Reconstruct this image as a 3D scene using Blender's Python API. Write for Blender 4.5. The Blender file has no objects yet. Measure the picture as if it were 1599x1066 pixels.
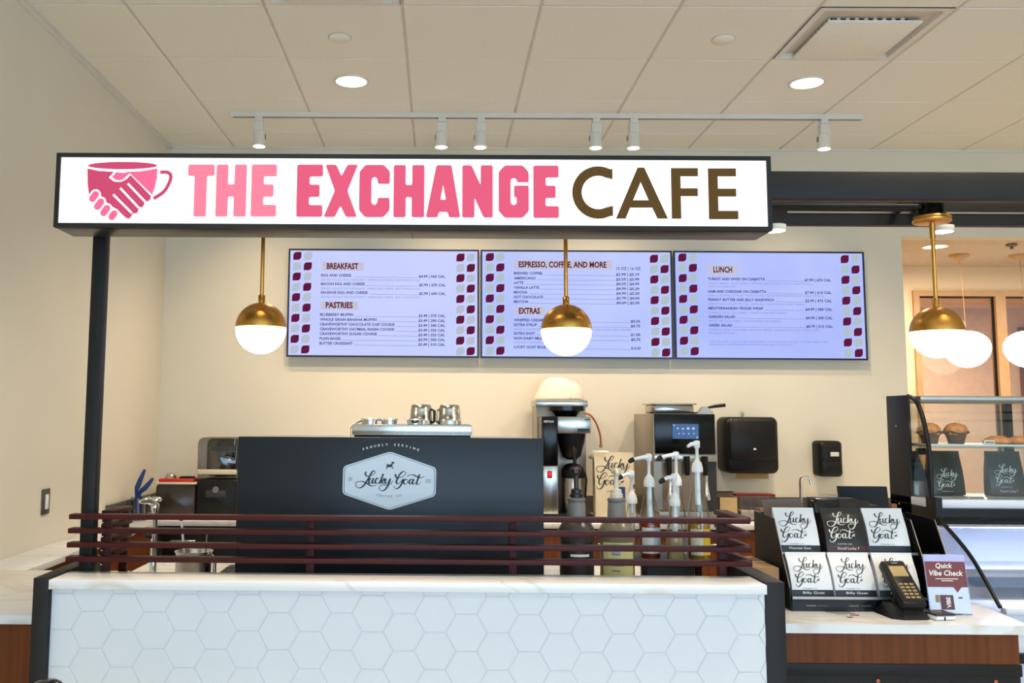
import bpy, bmesh, math, random
from mathutils import Vector, Matrix
from mathutils.geometry import tessellate_polygon
random.seed(7)
scene = bpy.context.scene
COL = scene.collection
PI = math.pi

# ------------------------------------------------------------------ camera
F_PX, PITCH, YAW, ROLL = 1451.785, .1014, -.0057, .0065
PPX, PPY, CAM_H = 679.415, 502.453, 1.52
cam_data = bpy.data.cameras.new('camera')
cam = bpy.data.objects.new('camera', cam_data); COL.objects.link(cam)
cam_data.sensor_width = 36.0; cam_data.sensor_fit = 'HORIZONTAL'
cam_data.lens = F_PX * 36.0 / 1599.0
cam_data.shift_x = (799.5 - PPX) / 1599.0
cam_data.shift_y = -(533.0 - PPY) / 1599.0
fw = Vector((math.sin(YAW) * math.cos(PITCH), math.cos(YAW) * math.cos(PITCH), math.sin(PITCH)))
rt = Vector((math.cos(YAW), -math.sin(YAW), 0)); up = rt.cross(fw)
r2 = math.cos(ROLL) * rt + math.sin(ROLL) * up; u2 = -math.sin(ROLL) * rt + math.cos(ROLL) * up
m = Matrix((r2, u2, -fw)).transposed().to_4x4(); m.translation = (0, 0, CAM_H)
cam.matrix_world = m
cam_data.clip_start = .05; cam_data.clip_end = 100
scene.camera = cam

# ------------------------------------------------------------------ world, exposure, large lights
scene.view_settings.view_transform = 'Standard'; scene.view_settings.look = 'None'
scene.view_settings.gamma = 1.0; scene.view_settings.use_curve_mapping = False
scene.view_settings.exposure = 0.58
scene.cycles.use_denoising = True
scene.cycles.max_bounces = 8; scene.cycles.transparent_max_bounces = 16
scene.cycles.caustics_reflective = False; scene.cycles.caustics_refractive = False
scene.cycles.sample_clamp_indirect = 4.0
wd = bpy.data.worlds.new('daylight'); scene.world = wd; wd.use_nodes = True
wd.node_tree.nodes['Background'].inputs[0].default_value = (.62, .78, 1.0, 1)
wd.node_tree.nodes['Background'].inputs[1].default_value = .7


def area(name, loc, rot, sx, sy, power, color, shape='RECTANGLE', spread=PI):
    l = bpy.data.lights.new(name, 'AREA'); l.shape = shape; l.size = sx
    if shape in ('RECTANGLE', 'ELLIPSE'): l.size_y = sy
    l.energy = power; l.color = color; l.spread = spread
    o = bpy.data.objects.new(name, l); COL.objects.link(o); o.location = loc; o.rotation_euler = rot
    return o


# daylight arriving through the glazed street front behind the camera
DAY = area('window_daylight', (1.8, -3.3, 1.62), (PI / 2, 0, 0), 6.6, 2.7, 156, (.50, .74, 1.0))


def spot(name, loc, target, power, color, ang, blend=.6, r=.03, parent=None):
    l = bpy.data.lights.new(name, 'SPOT'); l.energy = power; l.color = color
    l.spot_size = ang; l.spot_blend = blend; l.shadow_soft_size = r
    o = bpy.data.objects.new(name, l); COL.objects.link(o); o.location = loc
    d = Vector(target) - Vector(loc); o.rotation_euler = d.to_track_quat('-Z', 'Y').to_euler()
    return o


WARM = (1.0, .75, .48)
CEIL = 3.314

# ------------------------------------------------------------------ materials
def lin(r, g, b):
    f = lambda c: (c / 255 / 12.92) if c / 255 <= .04045 else ((c / 255 + .055) / 1.055) ** 2.4
    return (f(r), f(g), f(b), 1)


MATS = {}


def mat(name, col, rough=.5, metal=0., spec=.5, noise=.06, nscale=12., bump=0., bscale=60., coat=0., stretch=(1, 1, 1), emit=None, estr=0.):
    if name in MATS: return MATS[name]
    m = bpy.data.materials.new(name); m.use_nodes = True; MATS[name] = m
    nt = m.node_tree; b = nt.nodes['Principled BSDF']
    c = lin(*col) if max(col) > 1 else (*col, 1)
    b.inputs['Roughness'].default_value = rough; b.inputs['Metallic'].default_value = metal
    b.inputs['Specular IOR Level'].default_value = spec; b.inputs['Coat Weight'].default_value = coat
    tc = nt.nodes.new('ShaderNodeTexCoord'); mp = nt.nodes.new('ShaderNodeMapping')
    mp.inputs['Scale'].default_value = stretch
    nt.links.new(tc.outputs['Object'], mp.inputs['Vector'])
    n = nt.nodes.new('ShaderNodeTexNoise'); n.inputs['Scale'].default_value = nscale; n.inputs['Detail'].default_value = 4
    nt.links.new(mp.outputs['Vector'], n.inputs['Vector'])
    r = nt.nodes.new('ShaderNodeValToRGB')
    r.color_ramp.elements[0].position = .3; r.color_ramp.elements[1].position = .7
    r.color_ramp.elements[0].color = tuple(x * (1 - noise) for x in c[:3]) + (1,)
    r.color_ramp.elements[1].color = tuple(min(1, x * (1 + noise)) for x in c[:3]) + (1,)
    nt.links.new(n.outputs['Fac'], r.inputs['Fac']); nt.links.new(r.outputs['Color'], b.inputs['Base Color'])
    if bump > 0:
        n2 = nt.nodes.new('ShaderNodeTexNoise'); n2.inputs['Scale'].default_value = bscale; n2.inputs['Detail'].default_value = 3
        nt.links.new(mp.outputs['Vector'], n2.inputs['Vector'])
        bp = nt.nodes.new('ShaderNodeBump'); bp.inputs['Strength'].default_value = bump; bp.inputs['Distance'].default_value = .002
        nt.links.new(n2.outputs['Fac'], bp.inputs['Height']); nt.links.new(bp.outputs['Normal'], b.inputs['Normal'])
    if emit:
        b.inputs['Emission Color'].default_value = lin(*emit) if max(emit) > 1 else (*emit, 1)
        b.inputs['Emission Strength'].default_value = estr
    return m


def glow(name, col, strength):
    if name in MATS: return MATS[name]
    m = bpy.data.materials.new(name); m.use_nodes = True; MATS[name] = m
    nt = m.node_tree; nt.nodes.remove(nt.nodes['Principled BSDF'])
    e = nt.nodes.new('ShaderNodeEmission'); e.inputs[0].default_value = lin(*col); e.inputs[1].default_value = strength * (.68 if strength <= 1.5 else 1)
    nt.links.new(e.outputs[0], nt.nodes['Material Output'].inputs[0])
    return m


def screen_mat(name, c0, c1, strength, axis=0):
    """backlit panel whose backlight drifts a little from one colour to the other"""
    m = bpy.data.materials.new(name); m.use_nodes = True; MATS[name] = m
    nt = m.node_tree; nt.nodes.remove(nt.nodes['Principled BSDF'])
    tc = nt.nodes.new('ShaderNodeTexCoord'); n = nt.nodes.new('ShaderNodeTexNoise'); n.inputs['Scale'].default_value = 1.4
    nt.links.new(tc.outputs['Object'], n.inputs['Vector'])
    r = nt.nodes.new('ShaderNodeValToRGB'); r.color_ramp.elements[0].color = lin(*c0); r.color_ramp.elements[1].color = lin(*c1)
    r.color_ramp.elements[0].position = .35; r.color_ramp.elements[1].position = .65
    nt.links.new(n.outputs['Fac'], r.inputs['Fac'])
    e = nt.nodes.new('ShaderNodeEmission'); e.inputs[1].default_value = strength
    nt.links.new(r.outputs['Color'], e.inputs[0])
    g = nt.nodes.new('ShaderNodeBsdfGlossy'); g.inputs['Roughness'].default_value = .25; g.inputs['Color'].default_value = (.03, .03, .03, 1)
    a = nt.nodes.new('ShaderNodeAddShader'); nt.links.new(e.outputs[0], a.inputs[0]); nt.links.new(g.outputs[0], a.inputs[1])
    nt.links.new(a.outputs[0], nt.nodes['Material Output'].inputs[0])
    return m


def pane(name, tint=(1, 1, 1), refl=.06, rough=.0, fres=True):
    if name in MATS: return MATS[name]
    m = bpy.data.materials.new(name); m.use_nodes = True; MATS[name] = m
    nt = m.node_tree; nt.nodes.remove(nt.nodes['Principled BSDF'])
    t = nt.nodes.new('ShaderNodeBsdfTransparent'); t.inputs[0].default_value = (*tint, 1)
    g = nt.nodes.new('ShaderNodeBsdfGlossy'); g.inputs['Roughness'].default_value = rough
    mx = nt.nodes.new('ShaderNodeMixShader')
    lw = nt.nodes.new('ShaderNodeLayerWeight'); lw.inputs['Blend'].default_value = .25
    ma = nt.nodes.new('ShaderNodeMath'); ma.operation = 'MULTIPLY_ADD'; ma.inputs[1].default_value = .5 if fres else 0; ma.inputs[2].default_value = refl
    nt.links.new(lw.outputs['Fresnel'], ma.inputs[0]); nt.links.new(ma.outputs[0], mx.inputs[0])
    nt.links.new(t.outputs[0], mx.inputs[1]); nt.links.new(g.outputs[0], mx.inputs[2])
    nt.links.new(mx.outputs[0], nt.nodes['Material Output'].inputs[0])
    return m


def marble(name):
    m = bpy.data.materials.new(name); m.use_nodes = True; MATS[name] = m
    nt = m.node_tree; b = nt.nodes['Principled BSDF']; b.inputs['Roughness'].default_value = .22
    tc = nt.nodes.new('ShaderNodeTexCoord'); mp = nt.nodes.new('ShaderNodeMapping'); mp.inputs['Scale'].default_value = (1.0, 2.2, 1.5)
    mp.inputs['Rotation'].default_value = (0, 0, .5)
    nt.links.new(tc.outputs['Object'], mp.inputs[0])
    n = nt.nodes.new('ShaderNodeTexNoise'); n.inputs['Scale'].default_value = 1.5; n.inputs['Detail'].default_value = 4; n.inputs['Distortion'].default_value = 1.2
    nt.links.new(mp.outputs[0], n.inputs[0])
    s = nt.nodes.new('ShaderNodeMath'); s.operation = 'SUBTRACT'; s.inputs[1].default_value = .5
    a = nt.nodes.new('ShaderNodeMath'); a.operation = 'ABSOLUTE'
    nt.links.new(n.outputs['Fac'], s.inputs[0]); nt.links.new(s.outputs[0], a.inputs[0])
    r = nt.nodes.new('ShaderNodeValToRGB')
    r.color_ramp.elements[0].position = 0; r.color_ramp.elements[0].color = lin(216, 211, 204)
    r.color_ramp.elements[1].position = .022; r.color_ramp.elements[1].color = lin(229, 230, 231)
    nt.links.new(a.outputs[0], r.inputs[0]); nt.links.new(r.outputs[0], b.inputs['Base Color'])
    return m


def wood(name, c0, c1, rough=.4, axis='Z', scale=1.0):
    m = bpy.data.materials.new(name); m.use_nodes = True; MATS[name] = m
    nt = m.node_tree; b = nt.nodes['Principled BSDF']; b.inputs['Roughness'].default_value = rough; b.inputs['Specular IOR Level'].default_value = .2
    tc = nt.nodes.new('ShaderNodeTexCoord'); mp = nt.nodes.new('ShaderNodeMapping')
    mp.inputs['Scale'].default_value = {'Z': (30, 30, 1.5), 'X': (1.5, 30, 30), 'Y': (30, 1.5, 30)}[axis]
    nt.links.new(tc.outputs['Object'], mp.inputs[0])
    n = nt.nodes.new('ShaderNodeTexNoise'); n.inputs['Scale'].default_value = scale; n.inputs['Detail'].default_value = 5; n.inputs['Distortion'].default_value = .4
    nt.links.new(mp.outputs[0], n.inputs[0])
    r = nt.nodes.new('ShaderNodeValToRGB')
    r.color_ramp.elements[0].position = .3; r.color_ramp.elements[0].color = lin(*c0)
    r.color_ramp.elements[1].position = .7; r.color_ramp.elements[1].color = lin(*c1)
    nt.links.new(n.outputs['Fac'], r.inputs[0]); nt.links.new(r.outputs[0], b.inputs['Base Color'])
    return m


M_WALL = mat('cream_paint', (222, 216, 199), .75, noise=.015, nscale=3, bump=.05, bscale=300)
M_TILE = mat('ceiling_fibre', (236, 234, 220), .9, noise=.02, nscale=60, bump=.15, bscale=400)
M_GRID = mat('ceiling_grid', (206, 198, 182), .6)
M_FLOOR = mat('floor_stone', (186, 174, 156), .45, noise=.06, nscale=3)
M_FARW = mat('peach_paint', (228, 205, 170), .8, noise=.02, nscale=2)
M_STEEL = mat('black_steel', (32, 31, 30), .5, 0., .22, noise=.08)
M_SIGNF = mat('dark_grey_metal', (60, 60, 62), .35, .6, noise=.05)
M_BLACK = mat('black_plastic', (17, 17, 18), .42, spec=.3, noise=.1)
M_GLOSSB = mat('gloss_black', (10, 10, 11), .2, spec=.35, noise=.05)
M_RACK = mat('black_sheet', (15, 15, 15), .5, spec=.25, noise=.1)
M_BRASS = mat('aged_brass', (206, 150, 72), .34, 1., noise=.10, nscale=25)
M_CHROME = mat('chrome', (225, 225, 225), .08, 1., noise=.02)
M_SS = mat('stainless', (190, 187, 180), .24, 1., noise=.05, nscale=40, stretch=(1, 1, .05))
M_SSD = mat('stainless_dull', (168, 160, 148), .38, .9, noise=.06, nscale=30, stretch=(1, 1, .05))
M_WHITE = mat('white_enamel', (222, 219, 208), .45, noise=.02)
M_WPL = mat('white_plastic', (232, 232, 230), .4, noise=.02)
M_CREAMPL = mat('cream_plastic', (222, 212, 186), .45, noise=.03)
M_GREYPL = mat('grey_plastic', (118, 118, 116), .5, noise=.04)
M_DKGREY = mat('charcoal_plastic', (52, 53, 56), .45, noise=.05)
M_RED = mat('red_plastic', (196, 38, 26), .35, noise=.04, emit=(196, 20, 10), estr=.0)
M_BLUE = mat('blue_plastic', (30, 62, 130), .4, noise=.05)
M_MARBLE = marble('veined_marble')
M_WOOD = wood('walnut_panel', (94, 50, 20), (118, 64, 28), .42, scale=1.6)
M_SLAT = wood('mahogany_slat', (52, 15, 14), (70, 22, 19), .45, 'X')
M_SLATY = wood('mahogany_slat_deep', (52, 15, 14), (70, 22, 19), .5, 'Y')
M_HEX = mat('white_glazed_tile', (216, 220, 224), .16, noise=.012, nscale=6)
M_GROUT = mat('grout', (220, 221, 222), .7)
M_MACH = mat('slate_black_panel', (20, 26, 33), .35, spec=.35, noise=.12, nscale=4)
M_DECAL = mat('white_vinyl', (220, 226, 232), .45, noise=.015)
M_INK = mat('dark_ink', (28, 34, 42), .5)
M_PRINTW = mat('white_print', (236, 232, 224), .5)
M_BAGW = mat('white_bag_film', (226, 227, 228), .38, noise=.03, nscale=10, bump=.12, bscale=25)
M_BAGB = mat('black_bag_film', (34, 31, 32), .33, noise=.1, nscale=10, bump=.12, bscale=25)
M_BAGK = mat('cream_bag_paper', (216, 202, 172), .6, noise=.04, nscale=10, bump=.15, bscale=20)
M_PAPER = mat('white_paper', (226, 218, 200), .8, noise=.02, bump=.2, bscale=40)
M_CARD = mat('cardboard', (158, 122, 84), .8, noise=.08)
M_COPPER = mat('copper_hose', (176, 92, 44), .4, .4)
M_GLASS = pane('clear_glass', (.97, .985, .975), .04)
M_BOTTLE = pane('bottle_glass', (.93, .95, .93), .07)
M_ACRYL = pane('acrylic', (.96, .96, .97), .05)
M_FARG = pane('partition_glass', (.97, .94, .9), .035)
M_AMBER = mat('amber_syrup', (196, 142, 30), .1, noise=.1)
M_ORANGE = mat('orange_syrup', (176, 62, 20), .1, noise=.1)
M_SIGNW = glow('sign_white', (255, 255, 255), 1.5)
M_PINK1 = glow('sign_pink', (255, 140, 166), 1.0)
M_PINK2 = glow('sign_rose', (236, 100, 134), 1.0)
M_PINK3 = glow('sign_crimson', (212, 82, 118), 1.0)
M_PINK4 = glow('sign_hot_pink', (255, 116, 158), 1.0)
M_BROWN = glow('sign_brown', (98, 77, 46), 1.0)
M_GLOBE = glow('opal_globe', (255, 232, 196), 9.0)
M_EGG = glow('opal_egg', (255, 246, 230), 2.2)
M_CAN = glow('lamp_disc', (255, 232, 196), 9.0)
M_CAN2 = glow('far_lamp_disc', (255, 226, 186), 3.0)
M_HEAD = glow('track_lamp_disc', (255, 240, 214), 8.0)
M_LED = glow('cold_led', (205, 216, 255), 30.0)
M_CASE = mat('case_white_liner', (214, 218, 226), .35, noise=.02)

# ------------------------------------------------------------------ mesh helpers
class MB:
    def __init__(s): s.v = []; s.f = []; s.hard = False
    def add(s, v, f):
        o = len(s.v); s.v += [tuple(p) for p in v]; s.f += [tuple(i + o for i in q) for q in f]; return s
    def box(s, x0, x1, y0, y1, z0, z1, b=0):
        if x0 > x1: x0, x1 = x1, x0
        if y0 > y1: y0, y1 = y1, y0
        if z0 > z1: z0, z1 = z1, z0
        V = [(x, y, z) for z in (z0, z1) for x, y in ((x0, y0), (x1, y0), (x1, y1), (x0, y1))]
        Fc = [(3, 2, 1, 0), (4, 5, 6, 7), (0, 1, 5, 4), (1, 2, 6, 5), (2, 3, 7, 6), (3, 0, 4, 7)]
        s.hard = True
        if b <= 0: return s.add(V, Fc)
        bm = bmesh.new(); vs = [bm.verts.new(p) for p in V]
        for q in Fc: bm.faces.new([vs[i] for i in q])
        bmesh.ops.bevel(bm, geom=bm.edges[:], offset=min(b, .45 * min(x1 - x0, y1 - y0, z1 - z0)), segments=2, affect='EDGES', profile=.5)
        return s.bm(bm)
    def bm(s, bm):
        bm.verts.ensure_lookup_table(); bm.verts.index_update()
        s.add([v.co[:] for v in bm.verts], [[v.index for v in f.verts] for f in bm.faces]); bm.free(); return s
    def rbox(s, x0, x1, y0, y1, z0, z1, r, seg=4, b=.004):
        """box with its four edges along Y rounded (as seen from the front)"""
        P = []
        for cx, cz, a0 in ((x1 - r, z1 - r, 0), (x0 + r, z1 - r, PI / 2), (x0 + r, z0 + r, PI), (x1 - r, z0 + r, 1.5 * PI)):
            for i in range(seg + 1):
                a = a0 + i * PI / 2 / seg; P.append((cx + r * math.cos(a), cz + r * math.sin(a)))
        n = len(P); cx, cz = (x0 + x1) / 2, (z0 + z1) / 2
        def sc(k): return [(cx + (p[0] - cx) * (1 - 2 * k / (x1 - x0)), cz + (p[1] - cz) * (1 - 2 * k / (z1 - z0))) for p in P]
        rings = [(y0, sc(b)), (y0 + b, P), (y1, P)]
        V = [(x, y, z) for y, R in rings for x, z in R]
        Fc = [tuple(range(n)), tuple(reversed(range(2 * n, 3 * n)))]
        for k in range(2):
            for i in range(n):
                j = (i + 1) % n; Fc.append((k * n + j, k * n + i, (k + 1) * n + i, (k + 1) * n + j))
        return s.add(V, Fc)
    def lathe(s, prof, c=(0, 0, 0), n=20, sx=1, sy=1):
        V = []; Fc = []
        for r, z in prof:
            for i in range(n):
                a = 2 * PI * i / n; V.append((c[0] + r * sx * math.cos(a), c[1] + r * sy * math.sin(a), c[2] + z))
        for k in range(len(prof) - 1):
            for i in range(n):
                j = (i + 1) % n; Fc.append((k * n + i, k * n + j, (k + 1) * n + j, (k + 1) * n + i))
        if prof[0][0] > 1e-6: Fc.append(tuple(reversed(range(n))))
        if prof[-1][0] > 1e-6: k = (len(prof) - 1) * n; Fc.append(tuple(range(k, k + n)))
        return s.add(V, Fc)
    def tube(s, pts, r, n=8, cap=True):
        pts = [Vector(p) for p in pts]; rs = r if isinstance(r, (list, tuple)) else [r] * len(pts)
        V = []; Fc = []; prev = None
        for i, p in enumerate(pts):
            d = (pts[min(i + 1, len(pts) - 1)] - pts[max(i - 1, 0)]).normalized()
            if prev is None: u = d.orthogonal().normalized()
            else:
                u = prev - d * prev.dot(d); u.normalize()
            prev = u; w = d.cross(u)
            for k in range(n):
                a = 2 * PI * k / n; V.append(p + (u * math.cos(a) + w * math.sin(a)) * rs[i])
        for i in range(len(pts) - 1):
            for k in range(n):
                j = (k + 1) % n; Fc.append((i * n + k, i * n + j, (i + 1) * n + j, (i + 1) * n + k))
        if cap: Fc.append(tuple(reversed(range(n)))); Fc.append(tuple(range((len(pts) - 1) * n, len(pts) * n)))
        return s.add(V, Fc)
    def poly(s, loops, fn, depth=0.):
        """filled 2D outline with holes; fn(u, v, w) -> point, w from 0 (front) to depth (back)"""
        flat = [p for L in loops for p in L]
        tri = tessellate_polygon([[Vector((p[0], p[1], 0)) for p in L] for L in loops])
        n = len(flat); V = [fn(p[0], p[1], 0) for p in flat]; Fc = [tuple(t) for t in tri]
        if depth:
            V += [fn(p[0], p[1], depth) for p in flat]; Fc += [tuple(i + n for i in reversed(t)) for t in tri]
            o = 0
            for L in loops:
                k = len(L)
                for i in range(k): j = (i + 1) % k; Fc.append((o + i, o + j, n + o + j, n + o + i))
                o += k
        return s.add(V, Fc)
    def sheet(s, loops, fn): return s.poly(loops, fn, 0)
    def tf(s, M):
        s.v = [tuple(M @ Vector(p)) for p in s.v]; return s
    def build(s, name, m, parent=None, smooth=True, local=False, ang=None):
        if ang is None: ang = 25 if s.hard else 58
        off = Vector((0, 0, 0))
        if parent is not None and not local:
            p = parent
            while p is not None: off += p.location; p = p.parent
        me = bpy.data.meshes.new(name); me.from_pydata([tuple(Vector(p) - off) for p in s.v], [], s.f); me.validate()
        bm = bmesh.new(); bm.from_mesh(me); bmesh.ops.recalc_face_normals(bm, faces=bm.faces[:]); bm.to_mesh(me); bm.free()
        me.materials.append(m)
        if smooth:
            me.polygons.foreach_set('use_smooth', [True] * len(me.polygons)); me.set_sharp_from_angle(angle=math.radians(ang))
        o = bpy.data.objects.new(name, me); COL.objects.link(o)
        if parent is not None: o.parent = parent
        return o


def tag(o, label, cat, group=None):
    o['label'] = label; o['category'] = cat
    if group: o['group'] = group
    return o


def thing(name, label, cat, loc=(0, 0, 0), rz=0, group=None):
    o = bpy.data.objects.new(name, None); COL.objects.link(o); o.location = loc; o.rotation_euler = (0, 0, rz)
    o.empty_display_size = .05
    return tag(o, label, cat, group)


def struct(o): o['kind'] = 'structure'; return o


def copy_tree(o, parent=None):
    c = o.copy(); COL.objects.link(c); c.parent = parent
    for ch in list(o.children): copy_tree(ch, c)
    return c


def B(*a, **k): return MB().box(*a, **k)


def catmull(pts, n=6, closed=False):
    out = []; N = len(pts)
    rng = range(N if closed else N - 1)
    for i in rng:
        g = (lambda k: pts[k % N]) if closed else (lambda k: pts[max(0, min(N - 1, k))])
        p0, p1, p2, p3 = g(i - 1), g(i), g(i + 1), g(i + 2)
        for j in range(n):
            t = j / n
            out.append(tuple(.5 * (2 * b + (c - a) * t + (2 * a - 5 * b + 4 * c - d) * t * t + (3 * b - a - 3 * c + d) * t ** 3) for a, b, c, d in zip(p0, p1, p2, p3)))
    if not closed: out.append(tuple(pts[-1]))
    return out


def rounded(P, r, seg=3):
    out = []; n = len(P)
    for i in range(n):
        a, b, c = Vector(P[i - 1]), Vector(P[i]), Vector(P[(i + 1) % n])
        rr = min(r, .45 * (a - b).length, .45 * (c - b).length)
        s = b + (a - b).normalized() * rr; e = b + (c - b).normalized() * rr
        for k in range(seg + 1):
            t = k / seg; p = s * (1 - t) ** 2 + b * 2 * t * (1 - t) + e * t * t; out.append((p.x, p.y))
    return out


_TXT = {}


def text2d(s, bold=0., shear=0.):
    k = (s, bold, shear)
    if k not in _TXT:
        c = bpy.data.curves.new('t', 'FONT'); c.body = s; c.resolution_u = 2; c.offset = bold; c.shear = shear; c.fill_mode = 'FRONT'
        o = bpy.data.objects.new('t', c); me = bpy.data.meshes.new_from_object(o)
        V = [(v.co.x, v.co.y) for v in me.vertices]; Fc = [tuple(p.vertices) for p in me.polygons]
        bpy.data.objects.remove(o); bpy.data.curves.remove(c); bpy.data.meshes.remove(me)
        x0 = min(p[0] for p in V); x1 = max(p[0] for p in V)
        _TXT[k] = ([(p[0] - x0, p[1]) for p in V], Fc, x1 - x0)
    return _TXT[k]


def put_text(mb, s, fn, x, y, h, w=None, align='l', bold=0., shear=0.):
    """cap height h, baseline y; fn(u, v, 0) -> point"""
    V, Fc, W = text2d(s, bold, shear); k = h / .70; kx = (w / W) if w else k
    ox = x - (W * kx if align == 'r' else W * kx / 2 if align == 'c' else 0)
    mb.add([fn(ox + p[0] * kx, y + p[1] * k, 0) for p in V], Fc); return mb


def stroke(mb, pts, w, fn, calli=True, n=6, taper=True):
    P = [Vector(p) for p in catmull(pts, n)]; L = []; R = []
    for i, p in enumerate(P):
        d = (P[min(i + 1, len(P) - 1)] - P[max(i - 1, 0)])
        if d.length < 1e-9: d = Vector((1, 0))
        d.normalize(); nrm = Vector((-d.y, d.x))
        ww = w * (.38 + .62 * max(0, d.y) ** .8) if calli else w      # v axis points down in the traced drawings
        if taper and i in (0, len(P) - 1): ww *= .6
        L.append(p + nrm * ww / 2); R.append(p - nrm * ww / 2)
    V = [fn(p.x, p.y, 0) for p in L] + [fn(p.x, p.y, 0) for p in R]; k = len(P)
    return mb.add(V, [(i, i + 1, k + i + 1, k + i) for i in range(k - 1)])


LUCKY = [[(412, 452), (396, 480), (420, 518), (480, 510), (538, 472), (545, 442), (515, 440), (480, 480), (440, 560), (390, 640), (340, 688), (290, 695), (255, 660), (265, 615), (310, 600), (370, 602), (430, 635), (490, 665), (552, 658)],
         [(472, 545), (450, 605), (462, 630), (498, 595), (520, 548)], [(520, 545), (504, 605), (516, 628), (545, 605)],
         [(602, 562), (586, 546), (562, 560), (546, 600), (560, 628), (590, 620), (618, 590)],
         [(668, 478), (632, 572), (612, 634)], [(630, 602), (662, 560), (682, 556), (674, 582), (645, 598), (664, 628), (694, 615)],
         [(708, 553), (695, 605), (710, 628), (742, 600), (770, 553)], [(772, 550), (745, 640), (700, 715), (650, 740), (615, 720), (610, 682), (650, 652), (720, 650), (780, 630), (806, 585)]]
GOAT = [[(852, 482), (852, 522), (890, 545), (950, 522), (1002, 480), (992, 450), (960, 446), (920, 480), (885, 540), (864, 600), (880, 632), (912, 618), (942, 585), (962, 558)],
        [(966, 555), (945, 622), (915, 675), (870, 706), (836, 694), (832, 664)],
        [(1018, 560), (986, 570), (970, 610), (990, 635), (1020, 620), (1036, 585), (1018, 558)],
        [(1112, 562), (1076, 565), (1055, 605), (1070, 633), (1100, 608), (1120, 560)], [(1122, 556), (1104, 612), (1120, 636), (1148, 614)],
        [(1212, 486), (1185, 560), (1165, 620), (1184, 639), (1216, 618)],
        [(1025, 522), (1060, 496), (1110, 492), (1160, 514), (1210, 536), (1250, 531), (1278, 516)]]
GOATLING = [(700, 410), (712, 375), (718, 345), (708, 335), (722, 330), (760, 342), (785, 330), (792, 308), (778, 290), (800, 300), (812, 293), (832, 305), (828, 325), (805, 330), (800, 365), (818, 400), (808, 405), (790, 378), (745, 380), (725, 385), (708, 412)]


def script_stacked(fn, w=19):
    """the two-line script of the coffee bags in a box of about 560 x 560 drawing units"""
    mb = MB()
    for s in LUCKY: stroke(mb, s, w, fn)
    for s in GOAT: stroke(mb, [(x - 585, y + 262) for x, y in s], w, fn)
    mb.sheet([[(x * .45 + 320, y * .45 + 690) for x, y in GOATLING]], fn)
    return mb


# ================================================================== THE SETTING
WX, WY = -1.83, 6.089          # left wall, back wall
OPX, OPZ = 3.05, 2.727         # opening in the back wall
RX = 5.6
fl = struct(B(WX - .1, 9, -3.6, 12.6, -.1, 0).build('floor', M_FLOOR))
struct(B(WX - .12, WX, -3.5, WY + .12, 0, CEIL + .15).build('wall_left', M_WALL))
struct(MB().box(WX, OPX, WY, WY + .12, 0, CEIL + .15).box(OPX, RX, WY, WY + .12, OPZ, CEIL + .15).build('wall_back', M_WALL, smooth=False))
struct(B(RX, RX + .12, -3.5, WY, 0, CEIL + .15).build('wall_right', M_WALL))
# street front behind the camera: posts, head and sill around the glazing
struct(MB().box(WX, RX, -3.5, -3.38, 2.98, CEIL + .15).box(WX, RX, -3.5, -3.38, 0, .25).box(WX, -1.6, -3.5, -3.38, .25, 2.98).box(5.2, RX, -3.5, -3.38, .25, 2.98).build('wall_front', M_WALL, smooth=False))
wf = MB()
for i in range(6): x = -1.6 + i * 6.8 / 5; wf.box(x - .03, x + .03, -3.47, -3.41, .25, 2.98)
win2 = struct(wf.build('window_2', M_STEEL))
for i in range(5):
    x = -1.6 + i * 6.8 / 5; B(x + .03, x + 1.33, -3.445, -3.435, .25, 2.98).build('pane', M_GLASS, win2)

# ceiling: grid plane, T-bars, individual lay-in tiles
GX0, GY0, G = -1.3954, 3.9232, .6096
ceil = struct(B(WX, RX, -3.5, WY, CEIL + .02, CEIL + .06).build('ceiling', M_GRID))
skip_cells = {(5, 0): 'diffuser', (1, -1): 'diffuser'}
cells = []
tile_cache = {}
for i in range(-1, 12):
    for j in range(-12, 4):
        x0, x1 = max(WX, GX0 + i * G), min(RX, GX0 + (i + 1) * G); y0, y1 = max(-3.5, GY0 + j * G), min(WY, GY0 + (j + 1) * G)
        if x1 - x0 < .05 or y1 - y0 < .05 or (i, j) in skip_cells: continue
        w, d = round(x1 - x0 - .013, 4), round(y1 - y0 - .006, 4)
        if (w, d) not in tile_cache:
            t = MB(); e = .004
            V = [(-w / 2, -d / 2, .012), (w / 2, -d / 2, .012), (w / 2, d / 2, .012), (-w / 2, d / 2, .012),
                 (-w / 2, -d / 2, .004), (w / 2, -d / 2, .004), (w / 2, d / 2, .004), (-w / 2, d / 2, .004),
                 (-w / 2 + e, -d / 2 + .006, 0), (w / 2 - e, -d / 2 + .006, 0), (w / 2 - e, d / 2 - .006, 0), (-w / 2 + e, d / 2 - .006, 0)]
            Fc = [(8, 9, 10, 11)]
            for a in (0, 4):
                for k in range(4): Fc.append((a + k, a + (k + 1) % 4, a + 4 + (k + 1) % 4, a + 4 + k))
            o = t.add(V, Fc).build('ceiling_tile', M_TILE, ceil, smooth=False, local=True); tile_cache[(w, d)] = o
        else:
            o = tile_cache[(w, d)].copy(); COL.objects.link(o)
        o.location = ((x0 + x1) / 2, (y0 + y1) / 2, CEIL)
for i in range(0, 12):
    x = GX0 + i * G; B(x - .007, x + .007, -3.5, WY, CEIL + .004, CEIL + .02).build('grid_bar', M_GRID, ceil, smooth=False)
MB().box(WX, WX + .028, -3.5, WY, CEIL - .012, CEIL).box(WX, WX + .012, -3.5, WY, CEIL - .03, CEIL - .012).build('edge_moulding', M_WHITE, ceil, smooth=False)
B(WX, RX, WY - .012, WY, CEIL - .012, CEIL).build('edge_moulding', M_WHITE, ceil, smooth=False)

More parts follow.
